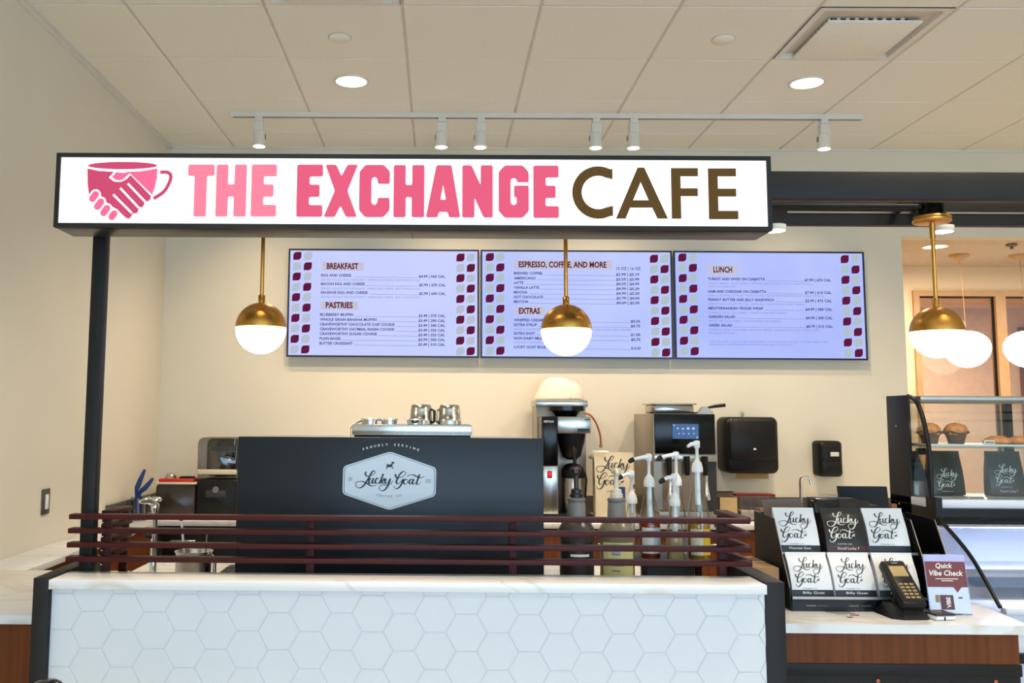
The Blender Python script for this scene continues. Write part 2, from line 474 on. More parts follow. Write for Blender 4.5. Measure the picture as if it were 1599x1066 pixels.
# room beyond the opening
FZ, FY = 3.055, 9.3
struct(B(OPX - 1.0, 9, WY + .12, FY + .1, FZ, FZ + .1).build('ceiling_beyond', mat('far_ceiling', (196, 178, 156), .8)))
struct(MB().box(OPX - 1.1, OPX - 1.0, WY + .12, FY, 0, FZ).build('wall_beyond_left', M_FARW))
struct(MB().box(8.9, 9.0, WY + .12, FY, 0, FZ).build('wall_beyond_right', M_FARW))
struct(MB().box(OPX - 1, 4.74, FY, FY + .1, 0, FZ).box(4.74, 9, FY, FY + .1, 2.81, FZ).build('wall_beyond', M_FARW, smooth=False))
M_FRAME = mat('tan_frame', (190, 150, 104), .5)
win1 = struct(MB().box(4.74, 4.80, FY - .03, FY + .08, 0, 2.81).box(4.8, 9, FY - .03, FY + .08, 2.755, 2.81).box(4.8, 9, FY - .03, FY + .08, 0, .12).build('window_1', M_FRAME, smooth=False))
for x in (5.56, 6.5, 7.44): B(x, x + .10, FY - .03, FY + .08, .12, 2.755).build('mullion', M_FRAME, win1)
for a, b in ((4.8, 5.56), (5.66, 6.5), (6.6, 7.44), (7.54, 8.9)):
    B(a, b, FY + .02, FY + .03, .12, 2.755).build('pane', M_FARG, win1)
    MB().box(a, b, FY + .005, FY + .02, 2.737, 2.755).box(b - .022, b, FY + .005, FY + .02, .12, 2.737).build('gasket', M_BLACK, win1, smooth=False)
struct(MB().box(2, 10, 12.4, 12.5, 0, 3.2).box(1.95, 2.05, FY + .1, 12.4, 0, 3.2).box(2, 10, FY + .1, 12.5, 3.0, 3.1).box(9.95, 10.05, FY + .1, 12.4, 0, 3.2).build('wall_office', mat('rose_paint', (220, 190, 166), .8), smooth=False))
tag(MB().box(7.70, 8.6, 12.33, 12.395, 0, 2.75).build('office_door', wood('door_brown', (96, 58, 34), (120, 74, 44)), smooth=False), 'brown office door behind the far glass partition', 'door')
sw = thing('wall_outlet', 'small beige wall plate low behind the far glass partition', 'outlet', (5.35, 12.39, 1.9))
B(5.31, 5.39, 12.38, 12.4, 1.86, 1.98, b=.003).build('plate', M_CREAMPL, sw); B(5.335, 5.365, 12.375, 12.385, 1.885, 1.955).build('socket', M_GREYPL, sw)
EGGS = ((4.869, 8.6, 2.171, 'white egg-shaped pendant behind the brass globe by the opening'), (5.43, 8.6, 2.175, 'white egg-shaped pendant at the right edge of the opening'), (6.2, 8.6, 2.17, None))
for x, y, z, lb in EGGS[:2]:
    e = thing('egg_pendant', lb, 'pendant light', (x, y, z), group='opal pendants in the room beyond')
    prof = [(.2 * math.sin(t) * (1 - .08 * math.cos(t)), -.172 * math.cos(t)) for t in [PI * k / 14 for k in range(15)]]
    MB().lathe([(max(r, 1e-7), h) for r, h in prof], (x, y, z), 28).build('globe', M_EGG, e)
    MB().tube([(x, y, z + .17), (x - .012, y, z + .55), (x - .03, y, FZ - .03)], .0025, 6).build('cord', M_CARD, e)
    MB().lathe([(.03, -.05), (.085, -.02), (.09, 0)], (x - .03, y, FZ), 24).build('canopy', M_FRAME, e)


def can_light(x, y, z, label, r=.083, lit=M_CAN, grp='recessed ceiling lights'):
    c = thing('recessed_light', label, 'ceiling light', (x, y, z), group=grp)
    MB().lathe([(r + .016, 0), (r + .014, -.006), (r, -.007), (r - .003, -.001)], (x, y, z), 32).build('trim_ring', M_WHITE, c)
    MB().lathe([(r - .002, -.0035), (r - .002, -.0025)], (x, y, z), 32).build('lens', lit, c)
    return c


can_light(4.40, 8.19, FZ, 'recessed light in the ceiling of the room beyond, behind a brass rod', .10, M_CAN2, 'recessed lights beyond the opening')
area('far_can_light', (4.40, 8.0, FZ - .05), (0, 0, 0), .3, .3, 48, (1.0, .84, .64), 'DISK')
area('far_can_light', (6.6, 7.6, FZ - .05), (0, 0, 0), .3, .3, 48, (1.0, .84, .64), 'DISK')
area('office_light', (5.6, 10.9, 2.95), (0, 0, 0), .6, .6, 80, (1.0, .88, .74), 'DISK')
tag(MB().lathe([(.045, -.004), (.045, -.02), (.012, -.028), (.012, -.04), (.02, -.045)], (4.993, 8.05, FZ), 20).build('sprinkler', M_GREYPL), 'small sprinkler on the ceiling of the room beyond', 'sprinkler')
ol = thing('linear_light', 'thin white linear ceiling light seen through far glass partition', 'ceiling light', (6.2, 10.6, 2.99))
B(6.0, 6.4, 10.5, 10.62, 2.97, 3.0).build('housing', M_WHITE, ol); B(6.02, 6.38, 10.51, 10.61, 2.965, 2.971).build('tube', M_CAN2, ol)

# ================================================================== CEILING FIXTURES
can_light(-.486, 4.845, CEIL, 'recessed round ceiling light above the track, left one')
can_light(1.957, 4.838, CEIL, 'recessed round ceiling light in front of square air diffuser')
for x, y in ((-.486, 4.845), (1.957, 4.838), (-.486, 2.40), (1.957, 2.40), (-.486, -.04), (1.957, -.04), (4.39, 2.4), (4.39, 4.84)):
    spot('can_lamp', (x, y, CEIL - .012), (x, y, 0), 112, (1.0, .82, .62), math.radians(125), .8, .07)
for x, lb in ((-.487, 'flat round ceiling speaker disc near the left recessed light'), (1.337, 'flat round ceiling speaker disc nearer the air diffuser')):
    s_ = thing('ceiling_disc', lb, 'ceiling disc', (x, 4.268, CEIL), group='round discs on ceiling tiles')
    MB().lathe([(.052, 0), (.052, -.004), (.047, -.010), (.001, -.012)], (x, 4.268, CEIL), 28).build('cover', M_TILE, s_)
    MB().lathe([(.056, 0), (.056, -.003), (.0525, -.003)], (x, 4.268, CEIL), 28).build('rim', M_GRID, s_)


def diffuser(i, j, label):
    x0, y0 = GX0 + i * G + .01, GY0 + j * G + .004; x1, y1 = x0 + G - .02, y0 + G - .008
    d = thing('air_diffuser', label, 'air vent', ((x0 + x1) / 2, (y0 + y1) / 2, CEIL), group='square ceiling air diffusers')
    a, h = .055, .075
    f = MB()  # outer flange and tapered inner collar
    O = [(x0, y0), (x1, y0), (x1, y1), (x0, y1)]; I = [(x0 + .03, y0 + .03), (x1 - .03, y0 + .03), (x1 - .03, y1 - .03), (x0 + .03, y1 - .03)]
    T = [(x0 + a, y0 + a), (x1 - a, y0 + a), (x1 - a, y1 - a), (x0 + a, y1 - a)]
    V = [(*p, CEIL) for p in O] + [(*p, CEIL) for p in I] + [(*p, CEIL + h) for p in T] + [(*p, CEIL + h + .04) for p in T]
    Fc = []
    for b in (0, 4, 8):
        for k in range(4): Fc.append((b + k, b + (k + 1) % 4, b + 4 + (k + 1) % 4, b + 4 + k))
    f.add(V, Fc).build('collar', M_SSD if False else M_WHITE, d, smooth=False)
    B(x0 + a, x1 - a, y0 + a, y1 - a, CEIL + .075, CEIL + .08).build('duct', M_BLACK, d, smooth=False)
    # dark throat above the plate, seen through the near and left gaps, with a row of white teeth in front of it
    MB().box(x0 + .13, x1 - .13, y0 + .156, y0 + .162, CEIL + .007, CEIL + .07).box(x0 + .106, x0 + .112, y0 + .15, y1 - .12, CEIL + .007, CEIL + .07).build('throat', M_BLACK, d, smooth=False)
    for k in range(8):
        xx = x0 + .14 + k * (G - .32) / 7
        B(xx - .008, xx + .008, y0 + .146, y0 + .155, CEIL + .007, CEIL + .07).build('vane', M_WHITE, d, smooth=False)
        yy = y0 + .16 + k * (G - .32) / 7
        B(x0 + .096, x0 + .105, yy - .006, yy + .006, CEIL + .007, CEIL + .07).build('vane', M_WHITE, d, smooth=False)
    B(x0 + .088, x1 - .075, y0 + .135, y1 - .035, CEIL - .004, CEIL + .006, b=.002).build('face_plate', M_TILE, d)
    MB().box(x0 + .10, x0 + .12, y0 + .2, y0 + .22, CEIL + .006, CEIL + .075).box(x1 - .12, x1 - .10, y0 + .2, y0 + .22, CEIL + .006, CEIL + .075).build('hanger', M_WHITE, d)


diffuser(5, 0, 'square white air diffuser with drop plate at the ceiling, upper right')
diffuser(1, -1, 'square air diffuser just entering the top edge of the view')

tr = thing('light_track', 'long white ceiling track holding the spotlights', 'light track', (.62, 5.375, CEIL))
MB().box(-1.24, 2.485, 5.357, 5.393, CEIL - .03, CEIL).build('rail', M_WHITE, tr, smooth=False)
B(-1.24, 2.485, 5.366, 5.384, CEIL - .031, CEIL - .0295).build('slot', M_GREYPL, tr, smooth=False)
B(-1.252, -1.24, 5.356, 5.394, CEIL - .031, CEIL).build('end_cap', M_WHITE, tr); B(2.485, 2.497, 5.356, 5.394, CEIL - .031, CEIL).build('end_cap', M_WHITE, tr)
HEADS = ((-1.085, 'leftmost white track spotlight, above the cup logo', 1), (.003, 'white track spotlight above the letter A, left of a pair', -1), (.234, 'second track spotlight, right of the pair above letters N and G', -1),
         (.917, 'white track spotlight above the brown letter C', -1), (1.14, 'white track spotlight above the brown letter A', -1), (2.265, 'rightmost track spotlight, alone beyond the sign', -1))
for x, lb, sd in HEADS:
    h = thing('track_spotlight', lb, 'spotlight', (x, 5.375, CEIL - .03), group='track spotlights')
    B(x - .022, x + .022, 5.355, 5.395, CEIL - .058, CEIL - .03, b=.003).build('adapter', M_WHITE, h)
    B(x - .028, x + .028, 5.35, 5.40, CEIL - .17, CEIL - .06, b=.004).build('driver_box', M_WHITE, h)
    MB().lathe([(.036, 0), (.036, .085), (.03, .092)], (x + .004 * sd, 5.373, CEIL - .208), 24).build('lamp_barrel', M_WHITE, h)
    MB().lathe([(.034, 0), (.034, .001)], (x + .004 * sd, 5.373, CEIL - .2095), 24).build('lens', M_HEAD, h)
    B(x + sd * .034, x + sd * .042, 5.362, 5.384, CEIL - .165, CEIL - .135, b=.002).build('pivot_knob', M_GREYPL, h)
    spot('track_lamp', (x, 5.373, CEIL - .215), (x * .98, 5.92, 1.0), 34, WARM, math.radians(110), .9, .03)

# ================================================================== STEEL FRAME AND SIGN
fr = thing('overhead_steelwork', 'black steel post and twin overhead beams carrying the sign', 'frame', (-1.02, 2.8, 0))
B(-1.06, 4.2, 2.78, 2.82, 2.185, 2.272, b=.003).build('front_beam', M_STEEL, fr)
B(-1.06, 4.2, 3.15, 3.19, 2.185, 2.272, b=.003).build('rear_beam', M_STEEL, fr)
B(-1.058, -1.018, 2.78, 2.82, 0, 2.185, b=.003).build('post', M_STEEL, fr)
B(4.1, 4.14, 2.78, 2.82, 0, 2.185, b=.003).build('post', M_STEEL, fr)
for x in (-1.04, 4.12): B(x - .02, x + .02, 2.82, 3.15, 2.2, 2.25, b=.002).build('cross_bar', M_STEEL, fr)
for x in (-.578, .405, 1.595): MB().box(x - .035, x - .025, 2.82, 3.15, 2.223, 2.258).box(x + .025, x + .035, 2.82, 3.15, 2.223, 2.258).build('cross_bar', M_STEEL, fr)
MB().tube([(.46, 2.96, 2.206), (1.55, 2.96, 2.206)], .009, 10).tube([(.46, 2.995, 2.206), (1.55, 2.995, 2.206)], .009, 10).build('conduit', M_STEEL, fr)
B(1.19, 4.0, 3.147, 3.1505, 2.224, 2.230).build('seam_strip', M_SSD, fr)

SX0, SX1, SZ0, SZ1, SY0, SY1 = -1.104, .941, 2.05, 2.266, 2.60, 2.745
sg = thing('light_box_sign', 'long backlit white sign reading THE EXCHANGE CAFE in black frame', 'sign', (-.08, 2.67, SZ0))
B(SX0, SX1, SY0 + .012, SY1, SZ0, SZ1, b=.002).build('housing', M_SIGNF, sg)
fb = .012
MB().box(SX0, SX1, SY0, SY0 + .02, SZ1 - fb, SZ1).box(SX0, SX1, SY0, SY0 + .02, SZ0, SZ0 + fb).box(SX0, SX0 + fb, SY0, SY0 + .02, SZ0 + fb, SZ1 - fb).box(SX1 - fb, SX1, SY0, SY0 + .02, SZ0 + fb, SZ1 - fb).build('frame', M_STEEL, sg, smooth=False)
B(SX0 + fb, SX1 - fb, SY0 + .006, SY0 + .012, SZ0 + fb, SZ1 - fb).build('lit_panel', M_SIGNW, sg, smooth=False)
B(-.085, -.082, SY0 - .0005, SY1, SZ0 - .0006, SZ0 + .001).build('seam', M_BLACK, sg)
for x in (-.9, -.3, .3, .8): MB().box(x - .02, x + .02, SY1, 2.78, 2.2, 2.24).build('bracket', M_STEEL, sg)
MB().tube([(-.985, 2.68, SZ1 - .002), (-.97, 2.68, SZ1 + .008), (-.945, 2.68, SZ1 + .01), (-.92, 2.68, SZ1 + .008), (-.905, 2.68, SZ1 - .002)], .004, 8).build('lifting_eye', M_STEEL, sg)


def SX(px): return SX0 + (px - 90 + (0 if True else 0)) * (SX1 - SX0) / 1114.5 + .002
def SZ(px, py): return SZ1 - .0005 - (py - (238.5 + .0054 * (px - 90))) * .001886


def sfn(lay): return lambda u, v, w: (SX(u), SY0 + .0055 - .0008 * lay + w * .0005, SZ(u, v))


def block(name, x0, x1, y0, y1, loops, mt, r=3.0, hole_r=1.0):
    L = []
    for k, P in enumerate(loops):
        Q = [(x0 + a * (x1 - x0), y0 + b * (y1 - y0)) for a, b in P]
        L.append(rounded(Q, r if k == 0 else hole_r) if r > 0 else Q)
    MB().poly(L, sfn(1), 1.0).build(name, mt, sg, smooth=False)


gE = [[(0, 0), (1, 0), (1, .23), (.49, .23), (.49, .385), (.88, .385), (.88, .62), (.48, .62), (.48, .775), (1, .775), (1, 1), (0, 1)]]
gT = [[(0, 0), (1, 0), (1, .22), (.72, .22), (.72, 1), (.25, 1), (.25, .22), (0, .22)]]
gH = [[(0, 0), (.39, 0), (.39, .385), (.6, .385), (.6, 0), (1, 0), (1, 1), (.59, 1), (.59, .615), (.4, .615), (.4, 1), (0, 1)]]
gX = [[(.03, 0), (.35, 0), (.51, .22), (.68, 0), (.99, 0), (.69, .5), (.98, 1), (.66, 1), (.49, .785), (.33, 1), (0, 1), (.32, .5)]]
gC = [[(.2, 0), (.8, 0), (1, .13), (1, .365), (.6, .365), (.6, .27), (.5, .225), (.4, .27), (.4, .73), (.5, .775), (.6, .73), (.6, .63), (1, .63), (1, .87), (.8, 1), (.2, 1), (0, .87), (0, .13)]]
gA = [[(.30, 0), (.74, 0), (1, 1), (.67, 1), (.635, .895), (.375, .895), (.345, 1), (0, 1)], [(.50, .38), (.58, .66), (.42, .66)]]
gN = [[(0, 0), (.30, 0), (.60, .38), (.60, 0), (1, 0), (1, 1), (.70, 1), (.40, .62), (.40, 1), (0, 1)]]
gG = [[(.2, 0), (.8, 0), (1, .13), (1, .325), (.61, .325), (.6, .27), (.5, .235), (.4, .27), (.4, .73), (.5, .765), (.6, .73), (.6, .62), (.51, .59), (.51, .385), (1, .385), (1, .87), (.8, 1), (.2, 1), (0, .87), (0, .13)]]
for g, a, b, mt in ((gT, 295.2, 336.5, M_PINK1), (gH, 339.5, 387, M_PINK1), (gE, 394.5, 434, M_PINK1)):
    block('letter', a, b, 256, 336.5, g, mt)
for g, a, b in ((gE, 465.5, 506), (gX, 508, 561), (gC, 563, 610.5), (gH, 616.5, 664.5), (gA, 667, 720.5), (gN, 723.5, 771), (gG, 780, 827), (gE, 834, 873.5)):
    block('letter', a, b, 256.2 + (a - 465) * .0045, 337 + (a - 465) * .0045, g, M_PINK2)
# CAFE in a thin geometric face
cx, cy, ro, ri = 935, 299.5, 40.5, 25.8
outer = []; inner = []
for k in range(29):
    a = math.radians(55 + 250 * k / 28); outer.append((cx + ro * math.cos(a), cy - ro * math.sin(a)))
    inner.append((cx + ri * math.cos(a) * 1.0, cy - ri * math.sin(a)))
outer[0] = (957.5, 263.5); outer[-1] = (957.5, 335.5); inner[0] = (957.5, 279); inner[-1] = (957.5, 320)
MB().poly([outer + inner[::-1]], sfn(1), 1.0).build('letter', M_BROWN, sg, smooth=False)
block('letter', 962, 1042.5, 261, 339.8, [[(.43, 0), (.56, 0), (1, 1), (.80, 1), (.70, .785), (.275, .785), (.185, 1), (0, 1)], [(.485, .285), (.635, .64), (.335, .64)]], M_BROWN, r=0)
block('letter', 1048.5, 1090.5, 261.8, 340, [[(0, 0), (1, 0), (1, .165), (.35, .165), (.35, .40), (.98, .40), (.98, .555), (.35, .555), (.35, 1), (0, 1)]], M_BROWN, r=0)
block('letter', 1106, 1151.5, 262.3, 340.8, [[(0, 0), (.96, 0), (.96, .16), (.33, .16), (.33, .40), (.95, .40), (.95, .555), (.33, .555), (.33, .835), (1, .835), (1, 1), (0, 1)]], M_BROWN, r=0)
# cup-and-handshake logo (traced at four units per pixel)
def lg(P): return [(80 + x / 3.9975, 230 + y / 3.9975) for x, y in P]
def lay(name, loops, mt, k): return MB().poly([lg(P) for P in loops], sfn(k), .6).build(name, mt, sg, smooth=False)
lay('cup_rim', [[(448 + 217 * math.cos(t), 110 + 23 * math.sin(t)) for t in [2 * PI * k / 48 for k in range(48)]]], M_PINK3, 1)
lay('cup_side', [[(448, 150), (560, 146), (668, 128), (666, 185), (656, 240), (640, 292), (497, 160), (470, 152)]], M_PINK4, 1)
lay('hand', [[(228, 128), (300, 143), (395, 149), (365, 185), (398, 209), (440, 212), (475, 196), (500, 168), (632, 298), (632, 318), (612, 333), (593, 326), (594, 350), (580, 370), (562, 366), (556, 395), (545, 408), (524, 405), (514, 428), (498, 440), (480, 432), (425, 383), (398, 366), (372, 352), (350, 330), (326, 304), (304, 270), (275, 262), (246, 292), (234, 225)]], M_PINK3, 1)
lay('thumb', [[(410, 151), (440, 154), (498, 154), (480, 172), (455, 196), (428, 203), (402, 196), (384, 182)]], M_PINK4, 1)
for a, b in (((486, 222), (598, 334)), ((440, 250), (560, 372)), ((398, 290), (518, 404))):
    mb = MB(); stroke(mb, [a, ((a[0] + b[0]) / 2, (a[1] + b[1]) / 2), b], 13, lambda u, v, w: sfn(2.2)(80 + u / 3.9975, 230 + v / 3.9975, 0), calli=False, taper=False); mb.build('finger_gap', M_SIGNW, sg, smooth=False)
for x, y, l in ((279, 303, 30), (313, 350, 34), (353, 389, 32), (402, 418, 22)):
    ca, sa = math.cos(math.radians(-55)), math.sin(math.radians(-55))
    def caps(l, r): return [(x + (dx + r * math.cos(t)) * ca - r * math.sin(t) * sa, y + (dx + r * math.cos(t)) * sa + r * math.sin(t) * ca) for dx, a0 in ((l / 2, -PI / 2), (-l / 2, PI / 2)) for t in [a0 + PI * k / 8 for k in range(9)]]
    lay('finger_outline', [caps(l, 33)], M_SIGNW, 2.0); lay('finger', [caps(l, 22)], M_PINK4, 3.2)
mb = MB(); stroke(mb, [(685, 152), (728, 152), (752, 172), (745, 215), (712, 272), (650, 315)], 22, lambda u, v, w: sfn(1)(80 + u / 3.9975, 230 + v / 3.9975, 0), calli=False, taper=False); mb.build('cup_handle', M_PINK3, sg, smooth=False)

# ================================================================== PENDANTS
for x, lb in ((-.578, 'brass and white globe pendant left of the breakfast menu'), (.405, 'brass and white globe pendant in front of the coffee menu'), (1.595, 'brass and white globe pendant before the opening on the right')):
    y, z, R = 2.98, 1.797, .0805
    p = thing('globe_pendant', lb, 'pendant light', (x, y, z), group='brass globe pendants')
    prof = [(R * 1.012 * math.cos(t), R * 1.012 * math.sin(t)) for t in [(PI / 2) * k / 12 for k in range(12)]] + [(.008, R * 1.012)]
    MB().lathe(prof, (x, y, z + .004), 40).build('brass_cap', M_BRASS, p)
    MB().lathe([(1e-7, -R)] + [(R * math.cos(t), R * math.sin(t)) for t in [-PI / 2 + (PI / 2) * k / 12 for k in range(1, 13)]] + [(R * .9, .003)], (x, y, z), 40).build('opal_globe', M_GLOBE, p)
    MB().lathe([(.011, 0), (.011, .028), (.006, .032)], (x, y, z + R), 16).build('collar', M_BRASS, p)
    MB().lathe([(.0065, 0), (.0065, .275)], (x, y, z + R + .02), 14).build('rod', M_BRASS, p)
    MB().lathe([(.009, -.05), (.009, -.002)], (x, y, 2.155), 14).build('rod_coupling', M_BRASS, p)
    MB().lathe([(.054, 0), (.058, .003), (.058, .018), (.054, .021)], (x, y, 2.156), 32).build('canopy', M_BRASS, p)
    MB().lathe([(.042, 0), (.042, .044)], (x, y, 2.177), 24).build('junction_box', M_GLOSSB, p)
for x, lb in ((1.731, 'small lit puck light under the rear beam beside a brass canopy'), (1.154, 'small lit puck light peeking past the lower right sign corner')):
    k = thing('puck_light', lb, 'puck light', (x, 3.17, 2.185), group='puck lights under the beam')
    MB().lathe([(.030, -.004), (.0375, -.004), (.0375, -.021), (.035, -.023)], (x, 3.17, 2.189), 24).build('housing', M_WHITE, k)
    MB().lathe([(.034, 0), (.034, .001)], (x, 3.17, 2.1645), 24).build('lens', M_HEAD, k)

# ================================================================== MENU SCREENS
U = .00424
M_SCR = [screen_mat('screen_glow_a', (196, 205, 255), (205, 213, 255), .645), screen_mat('screen_glow_b', (178, 192, 255), (198, 208, 255), .645), screen_mat('screen_glow_c', (170, 184, 255), (190, 201, 255), .645)]
M_LEAF = glow('screen_maroon', (96, 26, 62), 1.0); M_LEAFG = glow('screen_grey', (183, 190, 208), 1.0); M_LEAFG2 = glow('screen_sage', (176, 192, 200), 1.0)
M_HEADT = glow('screen_heading', (92, 22, 42), 1.0); M_HEADB = glow('screen_heading_bar', (196, 194, 216), 1.0)
M_TXT = glow('screen_text', (74, 76, 136), 1.0); M_TXT2 = glow('screen_small_text', (140, 144, 202), 1.0)
SCREENS = [
 dict(x0=-1.001, x1=.252, lb='left wall menu screen headed BREAKFAST and PASTRIES', leafx=((103, 186), (1360, 1440)), leafy=75, H=[('BREAKFAST', 325, 152, 648, 220, 362, 605), ('PASTRIES', 322, 460, 606, 524, 360, 567)],
  T=[(320, 266, 'EGG AND CHEESE', 552, '$4.99 | 560 CAL', 1275), (320, 333, 'BACON EGG AND CHEESE', 657, '$5.99 | 670 CAL', 1278), (320, 400, 'SAUSAGE EGG AND CHEESE', 681, '$5.99 | 600 CAL', 1278),
     (318, 572, 'BLUEBERRY MUFFIN', 572, '$3.49 | 370 CAL', 1275), (318, 610, 'WHOLE GRAIN BANANA MUFFIN', 750, '$3.49 | 290 CAL', 1275), (318, 647, 'CRAVEWORTHY CHOCOLATE CHIP COOKIE', 890, '$3.49 | 340 CAL', 1275),
     (318, 684, 'CRAVEWORTHY OATMEAL RAISIN COOKIE', 886, '$3.49 | 320 CAL', 1275), (318, 720, 'CRAVEWORTHY SUGAR COOKIE', 755, '$3.49 | 333 CAL', 1275), (318, 757, 'PLAIN BAGEL', 482, '$2.99 | 300 CAL', 1275), (318, 794, 'BUTTER CROISSANT', 570, '$3.49 | 310 CAL', 1275)],
  S=[(320, 299, 'SERVED ON BUTTER CROISSANT, AMERICAN CHEESE, AND WHOLE EGG', 1080), (320, 366, 'SERVED ON BUTTER CROISSANT, AMERICAN CHEESE, AND WHOLE EGG', 1080), (320, 432, 'SERVED ON BUTTER CROISSANT, AMERICAN CHEESE, AND WHOLE EGG', 1080)], ox=67),
 dict(x0=.262, x1=1.517, lb='middle wall menu screen headed ESPRESSO, COFFEE, AND MORE', leafx=((88, 168), (1347, 1427)), leafy=86, H=[('ESPRESSO, COFFEE, AND MORE', 303, 137, 1055, 208, 340, 1013), ('EXTRAS', 303, 500, 540, 570, 340, 502)],
  T=[(303, 252, 'BREWED COFFEE', 520, '$2.99 | $3.19', 1262), (303, 290, 'AMERICANO', 470, '$3.59 | $3.99', 1262), (303, 326, 'LATTE', 376, '$4.59 | $4.99', 1262), (303, 363, 'VANILLA LATTE', 497, '$4.99 | $5.29', 1262), (303, 400, 'MOCHA', 408, '$4.99 | $5.29', 1262),
     (303, 437, 'HOT CHOCOLATE', 526, '$3.79 | $4.09', 1262), (303, 473, 'MATCHA', 415, '$4.69 | $5.09', 1262), (303, 616, 'WHIPPED CREAM', 525, '$0.50', 1264), (303, 652, 'EXTRA SYRUP', 478, '$0.75', 1264), (303, 719, 'EXTRA SHOT', 463, '$1.00', 1264), (303, 756, 'NON DAIRY MILK', 525, '$0.75', 1264), (303, 823, 'LUCKY GOAT BULK COFFEE', 650, '$16.50', 1264)],
  S=[(303, 684, 'VANILLA, SUGAR FREE VANILLA, HAZELNUT, MOCHA, WHITE CHOCOLATE AND CARAMEL', 1200), (303, 786, 'COCONUT, ALMOND, OAT', 560)], X=[(1090, 212, '12 OZ | 16 OZ', 1275)], ox=48),
 dict(x0=1.527, x1=2.775, lb='right wall menu screen headed LUNCH', leafx=((80, 160), (1330, 1410)), leafy=89, H=[('LUNCH', 303, 177, 537, 248, 348, 492)],
  T=[(303, 296, 'TURKEY AND SWISS ON CIABATTA', 743, '$7.99 | 670 CAL', 1250), (303, 393, 'HAM AND CHEDDAR ON CIABATTA', 750, '$7.49 | 610 CAL', 1250), (303, 457, 'PEANUT BUTTER AND JELLY SANDWICH', 806, '$3.99 | 473 CAL', 1250), (303, 523, 'MEDITERRANEAN VEGGIE WRAP', 722, '$4.99 | 384 CAL', 1250), (303, 589, 'GARDEN SALAD', 508, '$4.99 | 200 CAL', 1250), (303, 655, 'GREEK SALAD', 482, '$8.79 | 315 CAL', 1250)],
  S=[(303, 328, 'TURKEY BREAST, SWISS CHEESE, LETTUCE AND TOMATO ON A CIABATTA ROLL', 1112), (303, 353, 'WITH MAYONNAISE', 515), (303, 422, 'HAM, CHEDDAR, LETTUCE, TOMATO AND DIJON MAYONNAISE ON A CIABATTA ROLL', 1195), (303, 488, 'CREAMY PEANUT BUTTER AND GRAPE JELLY AND WHOLE WHEAT BREAD', 1042), (303, 555, 'HUMMUS, FETA, CUCUMBER, TOMATO AND RED ONION', 902), (303, 620, 'SALAD MIX, CUCUMBER, TOMATO AND RED ONION', 850), (303, 688, 'TOMATO, FETA, CUCUMBER, BANANA PEPPER, KALAMATA OLIVES, ONION AND', 1150), (303, 713, 'ROMAINE LETTUCE', 498),
     (303, 778, '2,000 CALORIES A DAY IS USED FOR GENERAL NUTRITION ADVICE, BUT CALORIE NEEDS VARY.', 1215), (303, 800, 'ADDITIONAL NUTRITION INFORMATION AVAILABLE ON REQUEST', 940)], ox=42)]
